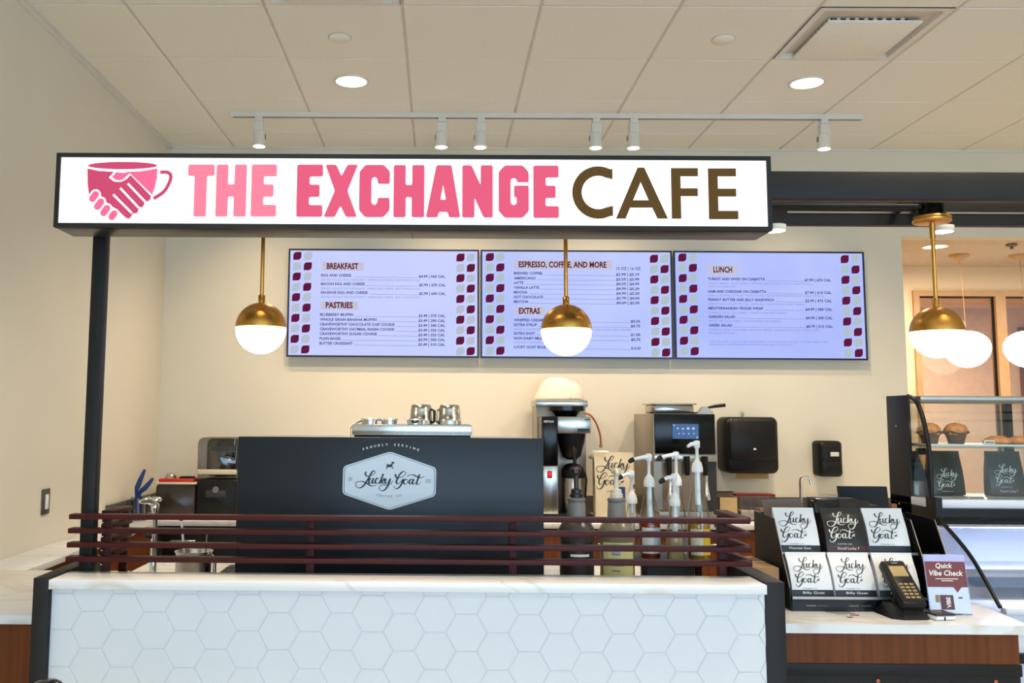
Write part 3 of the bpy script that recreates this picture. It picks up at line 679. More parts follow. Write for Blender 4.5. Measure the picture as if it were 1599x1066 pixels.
for si, S in enumerate(SCREENS):
    x0, x1, z0, z1, yf = S['x0'], S['x1'], 1.901, 2.613, 6.035
    t = thing('menu_screen', S['lb'], 'screen', ((x0 + x1) / 2, yf, z0), group='menu screens on the back wall')
    B(x0 + .02, x1 - .02, yf + .012, WY - .003, z0 + .02, z1 - .02).build('back_shell', M_BLACK, t)
    bz = .011
    MB().box(x0, x1, yf, yf + .014, z1 - bz, z1).box(x0, x1, yf, yf + .014, z0, z0 + bz).box(x0, x0 + bz, yf, yf + .014, z0 + bz, z1 - bz).box(x1 - bz, x1, yf, yf + .014, z0 + bz, z1 - bz).build('bezel', mat('navy_black_bezel', (18, 18, 42), .3), t, smooth=False)
    B(x0 + bz, x1 - bz, yf + .004, yf + .012, z0 + bz, z1 - bz).build('display', M_SCR[si], t, smooth=False)
    yoff = (50, 60, 68)[si]; ox = S['ox']; kx = (x1 - x0) / (1467 / 5 * 1.0) / 5 * 1.0
    def fn(u, v, w, lay=1): return (x0 + (u - ox) * kx, yf + .0035 - .0005 * lay, z1 - (v - yoff) / 5 * U)
    fup = lambda u, v, w: (x0 + (u - ox) * kx, yf + .002, z1 - (-v - yoff) / 5 * U)
    q = 62; P0 = [(0, q)] + [(26 - 26 * math.cos(k * PI / 8), 26 - 26 * math.sin(k * PI / 8)) for k in range(5)] + [(q, 0)] + [(q - 26 + 26 * math.cos(k * PI / 8), q - 26 + 26 * math.sin(k * PI / 8)) for k in range(5)]
    leaf0 = {}
    for a, b in S['leafx']:
        for r in range(10):
            for c, lx in enumerate((a, b)):
                lx -= r * .8 if a < 300 and si == 0 else 0
                ly = S['leafy'] + 80.7 * r + (6 if a > 300 else 0); d = (r + c) % 2
                if d not in leaf0:
                    o = leaf0[d] = MB().sheet([P0], lambda u, v, w: (u * kx, 0, -v / 5 * U)).build('leaf_tile', (M_LEAF, M_LEAFG if si == 0 else M_LEAFG2)[d], t, smooth=False, local=True)
                else:
                    o = leaf0[d].copy(); COL.objects.link(o)
                o.location = Vector(fn(lx, ly, 0)) - t.location
    for s, bx0, by0, bx1, by1, tx0, tx1 in S['H']:
        MB().sheet([[(bx0, by0), (bx1, by0), (bx1, by1), (bx0, by1)]], fn).build('heading_bar', M_HEADB, t, smooth=False)
        put_text(MB(), s, lambda u, v, w: (x0 + (u - ox) * kx, yf + .0018, z1 - (-v - yoff) / 5 * U), tx0, -(by1 - 14), 44, tx1 - tx0, bold=.035).build('heading', M_HEADT, t, smooth=False)
    for tx, ty, s, tw, p, pr in S['T']:
        pw = 13.6 * len(p) if len(p) > 7 else 72
        put_text(MB(), s, fup, tx, -ty, 20, tw - tx, bold=.03).build('menu_item', M_TXT, t, smooth=False)
        put_text(MB(), p, fup, pr, -ty - 5, 20, pw, 'r', bold=.03).build('price', M_TXT, t, smooth=False)
        MB().sheet([[(tw + 12, ty + 1), (pr - pw - 8, ty + 4), (pr - pw - 8, ty + 7), (tw + 12, ty + 4)]], fn).build('leader_line', M_TXT2, t, smooth=False)
    for X in S.get('X', []): put_text(MB(), X[2], fup, X[0], -X[1], 22, X[3] - X[0], bold=.02).build('size_heading', M_TXT, t, smooth=False)
    for tx, ty, s, tw in S['S']: put_text(MB(), s, fup, tx, -ty, 15, tw - tx).build('menu_detail', M_TXT2, t, smooth=False)

# ================================================================== COUNTERS
# front bar: core wall, hexagon tiles, end panels; marble cap as a thing of its own
BX0, BX1, BY = -1.073, .899, 2.636
bar = thing('bar_counter', 'front bar faced with white hexagon tiles between dark end panels', 'bar counter', (-.087, 2.68, 0))
B(BX0, BX1, BY, 2.745, 0, 1.041).build('core', M_GROUT, bar, smooth=False)
B(-1.117, BX0, 2.614, 3.05, 0, 1.071, b=.002).build('end_panel', M_STEEL, bar)
B(BX1, .955, 2.632, 3.05, 0, 1.071, b=.002).build('end_panel', M_STEEL, bar)
B(.955, .975, 2.70, 3.05, .93, 1.0, b=.002).build('end_bracket', M_STEEL, bar)
HS, HH = .0575, .0575 * math.sqrt(3); hx0, hz0 = -.959, .928; gap = .0003


def clip(P, ax, lim, keep_less):
    out = []
    for i in range(len(P)):
        a, b = P[i - 1], P[i]; ia = (a[ax] <= lim) == keep_less; ib = (b[ax] <= lim) == keep_less
        if ia != ib:
            t = (lim - a[ax]) / (b[ax] - a[ax]); out.append((a[0] + (b[0] - a[0]) * t, a[1] + (b[1] - a[1]) * t))
        if ib: out.append(b)
    return out


def hex_mesh(P):
    n = len(P); cx = sum(p[0] for p in P) / n; cz = sum(p[1] for p in P) / n
    def ins(k): return [(cx + (x - cx) * k, cz + (z - cz) * k) for x, z in P]
    R = [(0, P), (-.0006, P), (-.0026, ins(.945))]
    V = [(x, y, z) for y, Q in R for x, z in Q]; Fc = [tuple(range(2 * n, 3 * n))]
    for k in range(2):
        for i in range(n): j = (i + 1) % n; Fc.append((k * n + i, k * n + j, (k + 1) * n + j, (k + 1) * n + i))
    return MB().add(V, Fc)


full = None
for ci in range(-3, 24):
    for ri in range(-10, 4):
        cx = hx0 + ci * 1.5 * HS; cz = hz0 + ri * HH + (HH / 2 if ci % 2 else 0)
        P = [((HS - gap) * math.cos(k * PI / 3), (HS - gap) * math.sin(k * PI / 3)) for k in range(6)]
        Q = clip(clip(clip(clip(P, 0, BX1 - cx, True), 0, BX0 - cx, False), 1, 1.039 - cz, True), 1, .10 - cz, False)
        if len(Q) < 3 or max(q[0] for q in Q) - min(q[0] for q in Q) < .006 or max(q[1] for q in Q) - min(q[1] for q in Q) < .006: continue
        whole = len(Q) == 6 and all(abs(a[0] - b[0]) + abs(a[1] - b[1]) < 1e-6 for a, b in zip(Q, P))
        if whole and full: o = full.copy(); COL.objects.link(o)
        else:
            o = hex_mesh(Q).build('hexagon_tile', M_HEX, bar, smooth=False, local=True)
            if whole: full = o
        o.location = Vector((cx, BY, cz)) - bar.location
        o.rotation_euler = (random.uniform(-.004, .004), 0, random.uniform(-.005, .005))
B(BX0, BX1, BY - .012, BY, 0, .10).build('kick_plate', M_STEEL, bar)
tag(B(-1.072, .898, 2.608, 2.752, 1.0415, 1.067, b=.0015).build('bar_countertop', M_MARBLE), 'narrow white marble cap running along the tiled bar', 'countertop')

# left side counter, wall ledge behind it
lc = thing('side_counter', 'wooden counter base against the left wall beside the bar', 'cabinet', (-1.48, 3.2, 0))
B(WX + .002, -1.21, 2.905, 3.69, .08, .886).build('cabinet_body', M_WOOD, lc, smooth=False)
B(WX + .002, -1.21, 2.94, 3.69, 0, .08).build('kick_plate', M_BLACK, lc)
tag(B(WX + .002, -1.203, 2.882, 3.70, .887, .914, b=.0015).build('side_countertop', M_MARBLE), 'white marble slab on the wooden side counter by left wall', 'countertop')
wl = thing('wall_ledge', 'wooden base of the narrow ledge along the left wall', 'cabinet', (-1.72, 4.5, 0))
B(WX + .002, -1.625, 3.705, 5.40, .08, .886).build('cabinet_body', M_WOOD, wl, smooth=False); B(WX + .002, -1.65, 3.705, 5.40, 0, .08).build('kick_plate', M_BLACK, wl)
lt_ = thing('ledge_countertop', 'narrow marble ledge top running back along the left wall', 'countertop', (-1.72, 4.5, .887))
B(WX + .002, -1.612, 3.702, 5.43, .887, .914, b=.0015).build('slab', M_MARBLE, lt_); B(WX + .003, WX + .022, 5.16, 5.43, .914, 1.025, b=.001).build('backsplash', mat('dark_backsplash', (84, 80, 74), .3, noise=.12), lt_)

# working counter behind the bar
wc = thing('work_counter', 'working counter base behind the tiled bar', 'cabinet', (0, 3.4, 0))
B(-1.18, .98, 3.06, 3.88, .1, .88).build('cabinet_body', M_SSD, wc, smooth=False); B(-1.15, .95, 3.1, 3.84, 0, .1).build('kick_plate', M_BLACK, wc)
MB().poly([[(-1.06, 2.83), (.895, 2.83), (.895, 3.055), (.99, 3.055), (.99, 3.91), (-1.195, 3.91), (-1.195, 3.055), (-1.06, 3.055)]], lambda u, v, w: (u, v, .914 - w), .034).build('work_countertop', M_MARBLE, None, smooth=False)
tag(bpy.data.objects['work_countertop'], 'white working countertop behind slatted rail and tiled bar', 'countertop')

# register counter on the right
pc = thing('register_counter', 'walnut register counter base right of the tiled bar', 'cabinet', (1.37, 3.2, 0))
B(.99, 1.735, 2.872, 3.6, .795, .886).build('wood_panel', M_WOOD, pc, smooth=False)
B(.99, 1.74, 2.868, 3.6, .76, .795, b=.002).build('dark_trim', M_STEEL, pc)
B(.99, 1.735, 2.872, 3.6, .08, .76).build('lower_panel', M_STEEL, pc, smooth=False)
for x in (1.31, 1.66): MB().lathe([(.006, 0), (.006, .003), (.003, .004)], (0, 0, 0), 12).tf(Matrix.Translation((x, 2.8715, .745)) @ Matrix.Rotation(PI / 2, 4, 'X')).build('screw', M_COPPER, pc)
B(1.0, 1.73, 2.92, 3.6, 0, .08).build('kick_plate', M_BLACK, pc)
tag(MB().poly([[(.985, 2.847), (1.755, 2.847), (1.785, 3.12), (1.785, 3.66), (.995, 3.66), (.995, 3.05), (.985, 3.05)]], lambda u, v, w: (u, v, .914 - w), .027).build('register_countertop', M_MARBLE, None, smooth=False), 'white marble register countertop carrying bag rack and card terminal', 'countertop')
st = thing('counter_sticker', 'small printed sticker on the register countertop before the rack', 'sticker', (1.27, 2.98, .914))
pr_ = MB(); ff = lambda u, v, w: (1.22 + u * .09, 2.93 + v * .1, .9149)
for k in range(9): pr_.sheet([[(.02 + k * .1, .84), (.09 + k * .1, .84), (.09 + k * .1, .95), (.02 + k * .1, .95)]], ff)
pr_.sheet([[(.1, .66), (.95, .66), (.95, .70), (.1, .70)]], ff).sheet([[(.2, .52), (.6, .52), (.6, .56), (.2, .56)]], ff); pr_.build('print', M_INK, st, smooth=False)
MB().sheet([[(.66, .40), (.98, .40), (.98, .52), (.66, .52)]], ff).build('red_mark', M_RED, st, smooth=False)
MB().sheet([[(.40, .08), (.60, .08), (.60, .2), (.40, .2)]], ff).build('dark_mark', M_INK, st, smooth=False)

# back counter along the wall
M_SPL = mat('dark_backsplash', (84, 80, 74), .3, noise=.12)
bt = thing('back_countertop', 'long back countertop with grey backsplash under the menu screens', 'countertop', (.55, 5.75, .914))
B(WX + .003, 2.98, 5.437, WY - .003, .884, .914, b=.0015).build('slab', M_MARBLE, bt)
B(WX + .003, 2.98, WY - .022, WY - .003, .914, 1.02, b=.001).build('backsplash', M_SPL, bt)
B(WX + .003, WX + .022, 5.437, WY - .022, .914, 1.025, b=.001).build('side_backsplash', M_SPL, bt)
B(WX + .003, 2.98, WY - .024, WY - .003, 1.02, 1.03).build('splash_cap', M_CREAMPL, bt)
UN = [(-1.60, -.95, 0), (-.95, -.30, 0), (-.30, .25, 1), (.25, .85, 1), (.85, 1.45, 1), (1.45, 2.05, 1), (2.05, 2.95, 1)]
for k, (a, b, kind) in enumerate(UN):
    w = ['leftmost', 'second'][k] if not kind else ['third', 'fourth', 'fifth', 'sixth', 'last'][k - 2]
    u = thing('back_cabinet' if kind else 'undercounter_fridge', f'{"walnut base cabinet" if kind else "black undercounter fridge"}, {w} from the left below back countertop', 'cabinet' if kind else 'fridge', ((a + b) / 2, 5.75, 0), group='units under the back counter')
    mt = M_WOOD if kind else M_BLACK
    B(a + .001, b - .001, 5.48, WY - .003, .1, .883).build('body', mt, u, smooth=False)
    d = B(a + .005, b - .005, 5.455, 5.479, .11, .875, b=.002).build('door', mt, u)
    MB().tube([(a + .06, 5.454, .80), (a + .06, 5.43, .80), (a + .2, 5.43, .80), (a + .2, 5.454, .80)], .006, 8).build('handle', M_SS, d)
    B(a + .005, b - .005, 5.52, WY - .003, 0, .1).build('kick_plate', M_BLACK, u)

# ================================================================== SLATTED RAIL
sr = thing('slat_rail', 'mahogany slatted guard rail standing behind the marble bar cap', 'rail', (-.087, 2.76, .914))
for k in range(4):
    z = 1.2265 - .0400 * k
    B(-1.067 - .0015 * k, .893 + .001 * k, 2.716, 2.756, z - .0075, z + .0065, b=.0012).build('slat', M_SLAT, sr)
    B(-1.012 - .0, -.972, 2.825, 2.99, z - .0075, z + .0065, b=.0012).build('side_slat', M_SLATY, sr)
    B(.868, .908, 2.757, 2.99, z - .0075, z + .0065, b=.0012).build('side_slat', M_SLATY, sr)
for x in (-.985, -.387, .203, .812):
    B(x, x + .023, 2.7565, 2.780, .914, 1.219, b=.001).build('upright', M_SLATY, sr)
for x in (-1.003, .876): B(x, x + .023, 2.965, 2.988, .914, 1.219, b=.001).build('upright', M_SLATY, sr)
for k in range(4): MB().lathe([(.0035, 0), (.0035, .0015), (.001, .003)], (0, 0, 0), 10).tf(Matrix.Translation((-.990 + .008, 2.7565, 1.206 - .04 * k)) @ Matrix.Rotation(PI / 2, 4, 'X')).build('screw', M_CHROME, sr)

# ================================================================== ESPRESSO MACHINE
em = thing('espresso_machine', 'large espresso machine with slate black back panel and hexagonal emblem', 'espresso machine', (-.157, 3.25, .914))
B(-.646, .332, 3.0, 3.02, .955, 1.4525, b=.003).build('back_panel', M_MACH, em)
B(-.63, .316, 3.021, 3.56, .985, 1.43, b=.01).build('body', M_SSD, em)
B(-.64, .326, 3.012, 3.58, 1.43, 1.446, b=.003).build('top_tray', M_SS, em)
for x in (-.56, .25):
    for y in (3.08, 3.5): MB().lathe([(.03, 0), (.03, .04), (.02, .075)], (x, y, .914), 16).build('foot', M_BLACK, em)
for x in (-.45, -.16, .13):
    g = MB().lathe([(.035, 0), (.04, .05), (.04, .07)], (x, 3.62, 1.15), 20).build('group_head', M_CHROME, em)
B(-.6, .28, 3.55, 3.74, .955, 1.0, b=.004).build('drip_tray', M_SS, em)
EFN = lambda l: (lambda u, v, w: (-.1592 + (u / 9.69 - 78.4) * .00206, 3.0 - .0006 * l, 1.3165 - (v / 9.69 - 60.0) * .00201))
hexP = [(762, 143), (1420, 372), (1455, 430), (1452, 770), (1410, 812), (790, 1022), (735, 1024), (95, 800), (60, 740), (62, 420), (95, 365), (740, 148)]
MB().sheet([rounded([(762, 140), (1462, 385), (1452, 812), (762, 1030), (56, 790), (62, 372)], 60, 6)], EFN(1)).build('emblem', M_DECAL, em, smooth=False)
ring = rounded([(762, 158), (1444, 398), (1436, 800), (762, 1012), (74, 778), (80, 386)], 56, 6)
rg = MB(); k = len(ring); cxx, cyy = 762, 585
rin = [(cxx + (x - cxx) * .988, cyy + (y - cyy) * .985) for x, y in ring]
rg.add([EFN(2)(*p, 0) for p in ring] + [EFN(2)(*p, 0) for p in rin], [(i, (i + 1) % k, k + (i + 1) % k, k + i) for i in range(k)]).build('emblem_outline', M_INK, em, smooth=False)
lt = MB()
for s_ in LUCKY: stroke(lt, s_, 26, EFN(2))
lt.build('script_lucky', M_INK, em, smooth=False); lt = MB()
for s_ in GOAT: stroke(lt, s_, 26, EFN(2))
lt.build('script_goat', M_INK, em, smooth=False)
MB().sheet([GOATLING], EFN(2)).build('goat_silhouette', M_INK, em, smooth=False)


def arc_text(s, fn, cx, cy, R, a0, a1, h, up=1, bold=.0):
    mb = MB(); n = len(s)
    for i, ch in enumerate(s):
        if ch == ' ': continue
        a = a0 + (a1 - a0) * i / (n - 1); V, Fc, W = text2d(ch, bold); kk = h / .7; ca, sa = math.cos(a), math.sin(a)
        pts = []
        for px, py in V:
            x, y = (px - W / 2) * kk, py * kk
            # baseline tangent at angle a measured from vertical
            pts.append(fn(cx + R * sa + x * ca + y * sa * up, cy - up * R * ca + up * x * sa - y * ca, 0))
        mb.add(pts, Fc)
    return mb


arc_text('PROUDLY SERVING', EFN(1), 770, 1180, 1130, -.362, .368, 34, 1, .02).build('proudly_serving', M_PRINTW, em, smooth=False)
arc_text('COFFEE CO.', EFN(2), 765, 60, 780, -.245, .26, 34, -1, .0).build('coffee_co', M_INK, em, smooth=False)
for x0, y0, w in ((138, 540, 62), (1302, 562, 80)):
    q = MB()
    for yy in (0, 42): q.sheet([[(x0, y0 + yy), (x0 + w, y0 + yy), (x0 + w, y0 + yy + 6), (x0, y0 + yy + 6)]], EFN(2))
    for j in range(3): q.sheet([[(x0 + 8 + j * w / 3, y0 + 14), (x0 + 18 + j * w / 3, y0 + 14), (x0 + 18 + j * w / 3, y0 + 34), (x0 + 8 + j * w / 3, y0 + 34)]], EFN(2))
    q.build('small_emblem_mark', M_GREYPL, em, smooth=False)
# cup warmer tray on top of the machine and what stands on it
cw = thing('cup_tray', 'silver edged tray on top of the espresso machine', 'tray', (-.09, 3.3, 1.446))
B(-.290, .104, 3.17, 3.48, 1.4465, 1.456, b=.001).build('base', M_BLACK, cw); B(-.297, .108, 3.165, 3.50, 1.456, 1.4925, b=.003).build('rim', M_SS, cw)
MB().tube([(-.308, 3.2, 1.447), (-.31, 3.22, 1.48), (-.29, 3.25, 1.50), (-.25, 3.28, 1.512), (-.2, 3.3, 1.508)], .005, 8).build('cable', M_CREAMPL, cw)
for x, lb in ((-.066, 'upturned steel milk pitcher on the tray, left one with black handle tip'), (.034, 'upturned steel milk pitcher on the tray, right one')):
    p = thing('milk_pitcher', lb, 'pitcher', (x, 3.3, 1.493), group='upturned pitchers on the espresso machine')
    MB().lathe([(.042, 0), (.0405, .012), (.0395, .022), (.0385, .023), (.037, .05), (.034, .066), (.03, .069), (.001, .069)], (x, 3.3, 1.493), 28).build('body', M_SS, p)
    sx = 1 if x < 0 else -1
    MB().tube([(x + sx * .036, 3.295, 1.545), (x + sx * .046, 3.28, 1.54), (x + sx * .047, 3.28, 1.505), (x + sx * .043, 3.295, 1.500)], .0045, 8).build('handle', M_SSD if x > 0 else M_BLACK, p)
for x, lb in ((-.243, 'small steel basket rim at the left end of the tray'), (-.175, 'small steel basket rim in the middle of tray'), (-.085, 'small steel basket rim in front of the left pitcher')):
    f = thing('filter_basket', lb, 'filter basket', (x, 3.24, 1.493), group='filter baskets on the tray')
    MB().lathe([(.026, 0), (.028, .014), (.031, .015), (.031, .019), (.026, .019), (.024, .006), (.001, .006)], (x, 3.24 if x < -.1 else 3.21, 1.493), 24).build('basket', M_CHROME, f)

# ================================================================== BEHIND THE SLATS, LEFT
tp = thing('water_tap', 'tall chrome water tap with oval lever behind slatted rail', 'tap', (-.995, 3.3, .914))
MB().lathe([(.026, 0), (.026, .012), (.013, .02), (.011, .12), (.0105, .27), (.014, .275), (.014, .295), (.008, .30)], (-.995, 3.3, .914), 20).build('column', M_CHROME, tp)
MB().tube([(-.995, 3.3, 1.205), (-1.01, 3.27, 1.225), (-1.03, 3.24, 1.222)], [.008, .014, .006], 10).build('lever', M_CHROME, tp)
MB().lathe([(.001, -.008), (.018, -.004), (.020, .002), (.015, .009), (.001, .012)], (-.992, 3.29, 1.224), 18, 1.2, 1).build('lever_cap', M_CHROME, tp)
B(-1.025, -.995, 3.29, 3.305, 1.09, 1.105, b=.003).build('spout', M_BLACK, tp)
sp = thing('steel_pitcher', 'large steel pitcher holding a thermometer behind the rail', 'pitcher', (-.828, 3.2, .914))
MB().lathe([(.058, 0), (.060, .01), (.060, .144), (.064, .150), (.061, .151), (.056, .144), (.056, .02), (.001, .02)], (-.828, 3.2, .914), 32).build('body', M_SS, sp)
MB().tube([(-.77, 3.2, 1.05), (-.745, 3.15, 1.045), (-.745, 3.15, .97), (-.77, 3.2, .955)], .006, 8).build('handle', M_SS, sp)
th = thing('thermometer', 'thin white thermometer with red tip leaning in the steel pitcher', 'thermometer', (-.85, 3.19, .94))
MB().tube([(-.845, 3.19, .94), (-.868, 3.18, 1.165)], .004, 8).build('stem', M_WPL, th); MB().lathe([(.001, 0), (.007, .004), (.007, .012), (.001, .016)], (-.869, 3.18, 1.163), 12).build('red_tip', M_RED, th)
tag(MB().tube([(-.80, 3.22, .94), (-.785, 3.2, 1.13)], .003, 8).build('stir_rod', M_SSD), 'thin steel stirring rod leaning in the steel pitcher', 'stirrer')
kb = thing('knock_box', 'low black bin on working counter beside the steel pitcher', 'bin', (-.70, 3.15, .914))
B(-.735, -.66, 3.17, 3.33, .9145, 1.0, b=.006).build('body', M_BLACK, kb); MB().tube([(-.73, 3.25, .995), (-.665, 3.25, .995)], .008, 8).build('bar', M_DKGREY, kb)
# on the back counter, left
uj = thing('utensil_jug', 'clear jug with two blue-handled utensils in the far left corner', 'utensil jug', (-1.735, 5.45, .914))
MB().lathe([(.045, .002), (.05, .13), (.047, .13), (.042, .008), (.001, .008)], (-1.735, 5.45, .9145), 24).build('jug', pane('blue_tint_glass', (.72, .80, .92), .1), uj)
for P in ([(-1.74, 5.45, .93), (-1.752, 5.44, 1.075), (-1.74, 5.435, 1.12), (-1.705, 5.43, 1.205)], [(-1.73, 5.45, .93), (-1.735, 5.44, 1.06), (-1.70, 5.435, 1.10), (-1.655, 5.43, 1.155)]):
    MB().tube(catmull(P, 4), [.006, .007, .008, .009, .010, .012, .014, .015, .015, .014, .012, .010, .007], 10).build('utensil', M_BLUE, uj)
rb = thing('red_lid_bin', 'dark clear ingredient bin with red lid near the blender', 'bin', (-1.585, 5.74, .914))
MB().rbox(-1.70, -1.465, 5.64, 5.84, .916, 1.105, .02).build('tub', mat('smoked_plastic', (58, 48, 42), .25), rb)
B(-1.708, -1.457, 5.632, 5.848, 1.105, 1.118, b=.004).build('lid_rim', M_CREAMPL, rb); B(-1.69, -1.475, 5.65, 5.83, 1.118, 1.138, b=.006).build('lid', M_RED, rb)
sc_ = thing('steel_cup', 'small domed steel cup resting on the red lid', 'cup', (-1.635, 5.72, 1.138))
MB().lathe([(.034, 0), (.032, .012), (.022, .026), (.001, .031)], (-1.635, 5.72, 1.139), 24).build('dome', M_SS, sc_); MB().lathe([(.037, 0), (.037, .003)], (-1.635, 5.72, 1.138), 24).build('rim', M_SS, sc_)
B(-1.575, -1.49, 5.68, 5.74, 1.1385, 1.150, b=.004).build('black_lid', M_BLACK, None); tag(bpy.data.objects['black_lid'], 'flat black lid lying on the red bin lid', 'lid')
bl = thing('blender', 'black countertop blender under clear sound cover, left of espresso machine', 'blender', (-1.34, 5.75, .914))
MB().rbox(-1.455, -1.215, 5.64, 5.88, .916, 1.135, .02).build('base', M_BLACK, bl)
B(-1.40, -1.28, 5.636, 5.642, 1.03, 1.07, b=.001).build('control_plate', M_DKGREY, bl); MB().lathe([(.02, 0), (.018, .012)], (0, 0, 0), 20).tf(Matrix.Translation((-1.34, 5.636, 1.075)) @ Matrix.Rotation(PI / 2, 4, 'X')).build('dial', M_GREYPL, bl)
MB().rbox(-1.46, -1.215, 5.65, 5.87, 1.135, 1.385, .035, b=.008).build('sound_cover', pane('cover_glass', (.55, .55, .55), .10, .05), bl)
MB().lathe([(.055, 0), (.075, .15), (.072, .15), (.052, .01), (.001, .01)], (-1.34, 5.76, 1.155), 24).build('jar', pane('jar_glass', (.8, .82, .85), .12), bl)
MB().lathe([(.078, 0), (.078, .02), (.03, .03), (.03, .05), (.001, .05)], (-1.34, 5.76, 1.305), 24).build('jar_lid', M_BLACK, bl)
B(-1.455, -1.22, 5.645, 5.655, 1.165, 1.195, b=.003).build('cover_band', M_CREAMPL, bl)
MB().rbox(-1.45, -1.225, 5.84, 5.868, 1.14, 1.375, .03).build('cover_back', M_BLACK, bl)

# ================================================================== BREWER, BAG, ESPRESSO AUTOMAT ON THE BACK COUNTER
bw = thing('coffee_brewer', 'tall stainless coffee brewer with black column and red switch', 'coffee brewer', (.75, 5.75, .914))
B(.597, .905, 5.80, 6.05, .916, 1.60, b=.006).build('rear_tower', M_SSD, bw)
B(.59, .912, 5.76, 6.055, 1.585, 1.625, b=.004).build('top_cover', M_SS, bw)
B(.605, .70, 5.55, 5.80, 1.235, 1.525, b=.006).build('control_column', M_GLOSSB, bw)
B(.605, .70, 5.55, 5.80, .955, 1.235, b=.004).build('lower_column', M_SS, bw)
B(.70, .897, 5.56, 5.80, 1.425, 1.525, b=.004).build('brew_head', M_SS, bw)
MB().lathe([(.055, -.01), (.085, .03), (.11, .034), (.11, .062), (.085, .066), (.001, .066)], (.765, 5.66, 1.527), 28, 1, .7).build('lid_tray', M_GLOSSB, bw)
MB().lathe([(.030, 0), (.055, .02), (.078, .10), (.085, .155)], (.795, 5.66, 1.268), 28).build('filter_basket', M_BLACK, bw)
MB().tube([(.795, 5.575, 1.34), (.795, 5.535, 1.33), (.795, 5.53, 1.25)], .012, 8).build('basket_handle', M_BLACK, bw)
B(.82, .888, 5.556, 5.561, 1.435, 1.455).build('name_plate', M_INK, bw); B(.862, .892, 5.557, 5.561, 1.506, 1.510).build('vent_slot', M_INK, bw)
put_text(MB(), 'FETCO', lambda u, v, w: (u, 5.5485, v), .618, 1.489, .012, .058, bold=.02).build('brand_lettering', M_PRINTW, bw, smooth=False)
rs = B(.636, .664, 5.545, 5.552, 1.163, 1.205, b=.003).build('switch_bezel', M_BLACK, bw); B(.640, .660, 5.538, 5.547, 1.168, 1.20, b=.003).build('rocker_switch', mat('red_lit_switch', (190, 24, 18), .25, emit=(255, 30, 20), estr=.5), bw)
B(.597, .905, 5.55, 6.05, .916, .955, b=.004).build('base', M_BLACK, bw)
ap = thing('airpot', 'chrome airpot with black lid under the brewer spout', 'airpot', (.803, 5.66, .956))
MB().lathe([(.066, 0), (.068, .01), (.068, .20), (.066, .205)], (.803, 5.66, .956), 32).build('body', M_SS, ap)
MB().lathe([(.070, 0), (.070, .035), (.062, .06), (.045, .078), (.02, .085), (.001, .085)], (.803, 5.66, 1.161), 28).build('lid', M_BLACK, ap)
B(.79, .82, 5.585, 5.60, 1.17, 1.20, b=.003).build('spout', M_BLACK, ap); MB().tube([(.875, 5.66, 1.19), (.885, 5.66, 1.15), (.872, 5.66, 1.0)], .005, 8).build('strap', M_BLACK, ap)
ft = thing('paper_filters', 'pile of white paper coffee filters on top of the brewer', 'coffee filters', (.74, 5.89, 1.626))
for k, (dx, tilt, zz, s) in enumerate(((0, .0, 0, 1), (.014, .10, .018, .97), (.028, .20, .034, .92), (-.004, .05, .05, .86))):
    mb = MB(); n = 56; rings = [(.148 * s, 0), (.142 * s, .02), (.115 * s, .07), (.075 * s, .10), (.02, .108), (.001, .108)]
    V = []
    for j, (r, h) in enumerate(rings):
        for i in range(n):
            rr = r * (1 + (.035 if i % 2 else -.0) * (1 if j < 3 else .3)); a = 2 * PI * i / n; V.append((rr * math.cos(a), rr * .62 * math.sin(a), h))
    mb.add(V, [(j * n + i, j * n + (i + 1) % n, (j + 1) * n + (i + 1) % n, (j + 1) * n + i) for j in range(len(rings) - 1) for i in range(n)])
    mb.tf(Matrix.Translation((.745 + dx, 5.89, 1.634 + zz * .6)) @ Matrix.Rotation(tilt, 4, 'Y')).build('filter', M_PAPER, ft, ang=80)
hs = thing('copper_hose', 'thin copper-coloured hose arching beside the brewer', 'hose', (.95, 5.85, 1.3))
MB().tube(catmull([(.905, 5.84, 1.545), (.94, 5.83, 1.535), (.975, 5.82, 1.48), (.995, 5.81, 1.41), (.997, 5.80, 1.345)], 6), .006, 8).build('hose', M_COPPER, hs)
MB().lathe([(.009, 0), (.009, .02)], (.997, 5.80, 1.335), 12).build('fitting', M_BRASS, hs)
cp_ = thing('white_canister', 'white capped canister behind the cream coffee bag', 'canister', (.995, 5.80, .914))
MB().lathe([(.05, 0), (.05, .35)], (.995, 5.80, .916), 24).build('body', M_CREAMPL, cp_); MB().lathe([(.07, 0), (.072, .012), (.06, .03), (.045, .05), (.001, .052)], (.995, 5.80, 1.267), 24).build('cap', M_WPL, cp_)


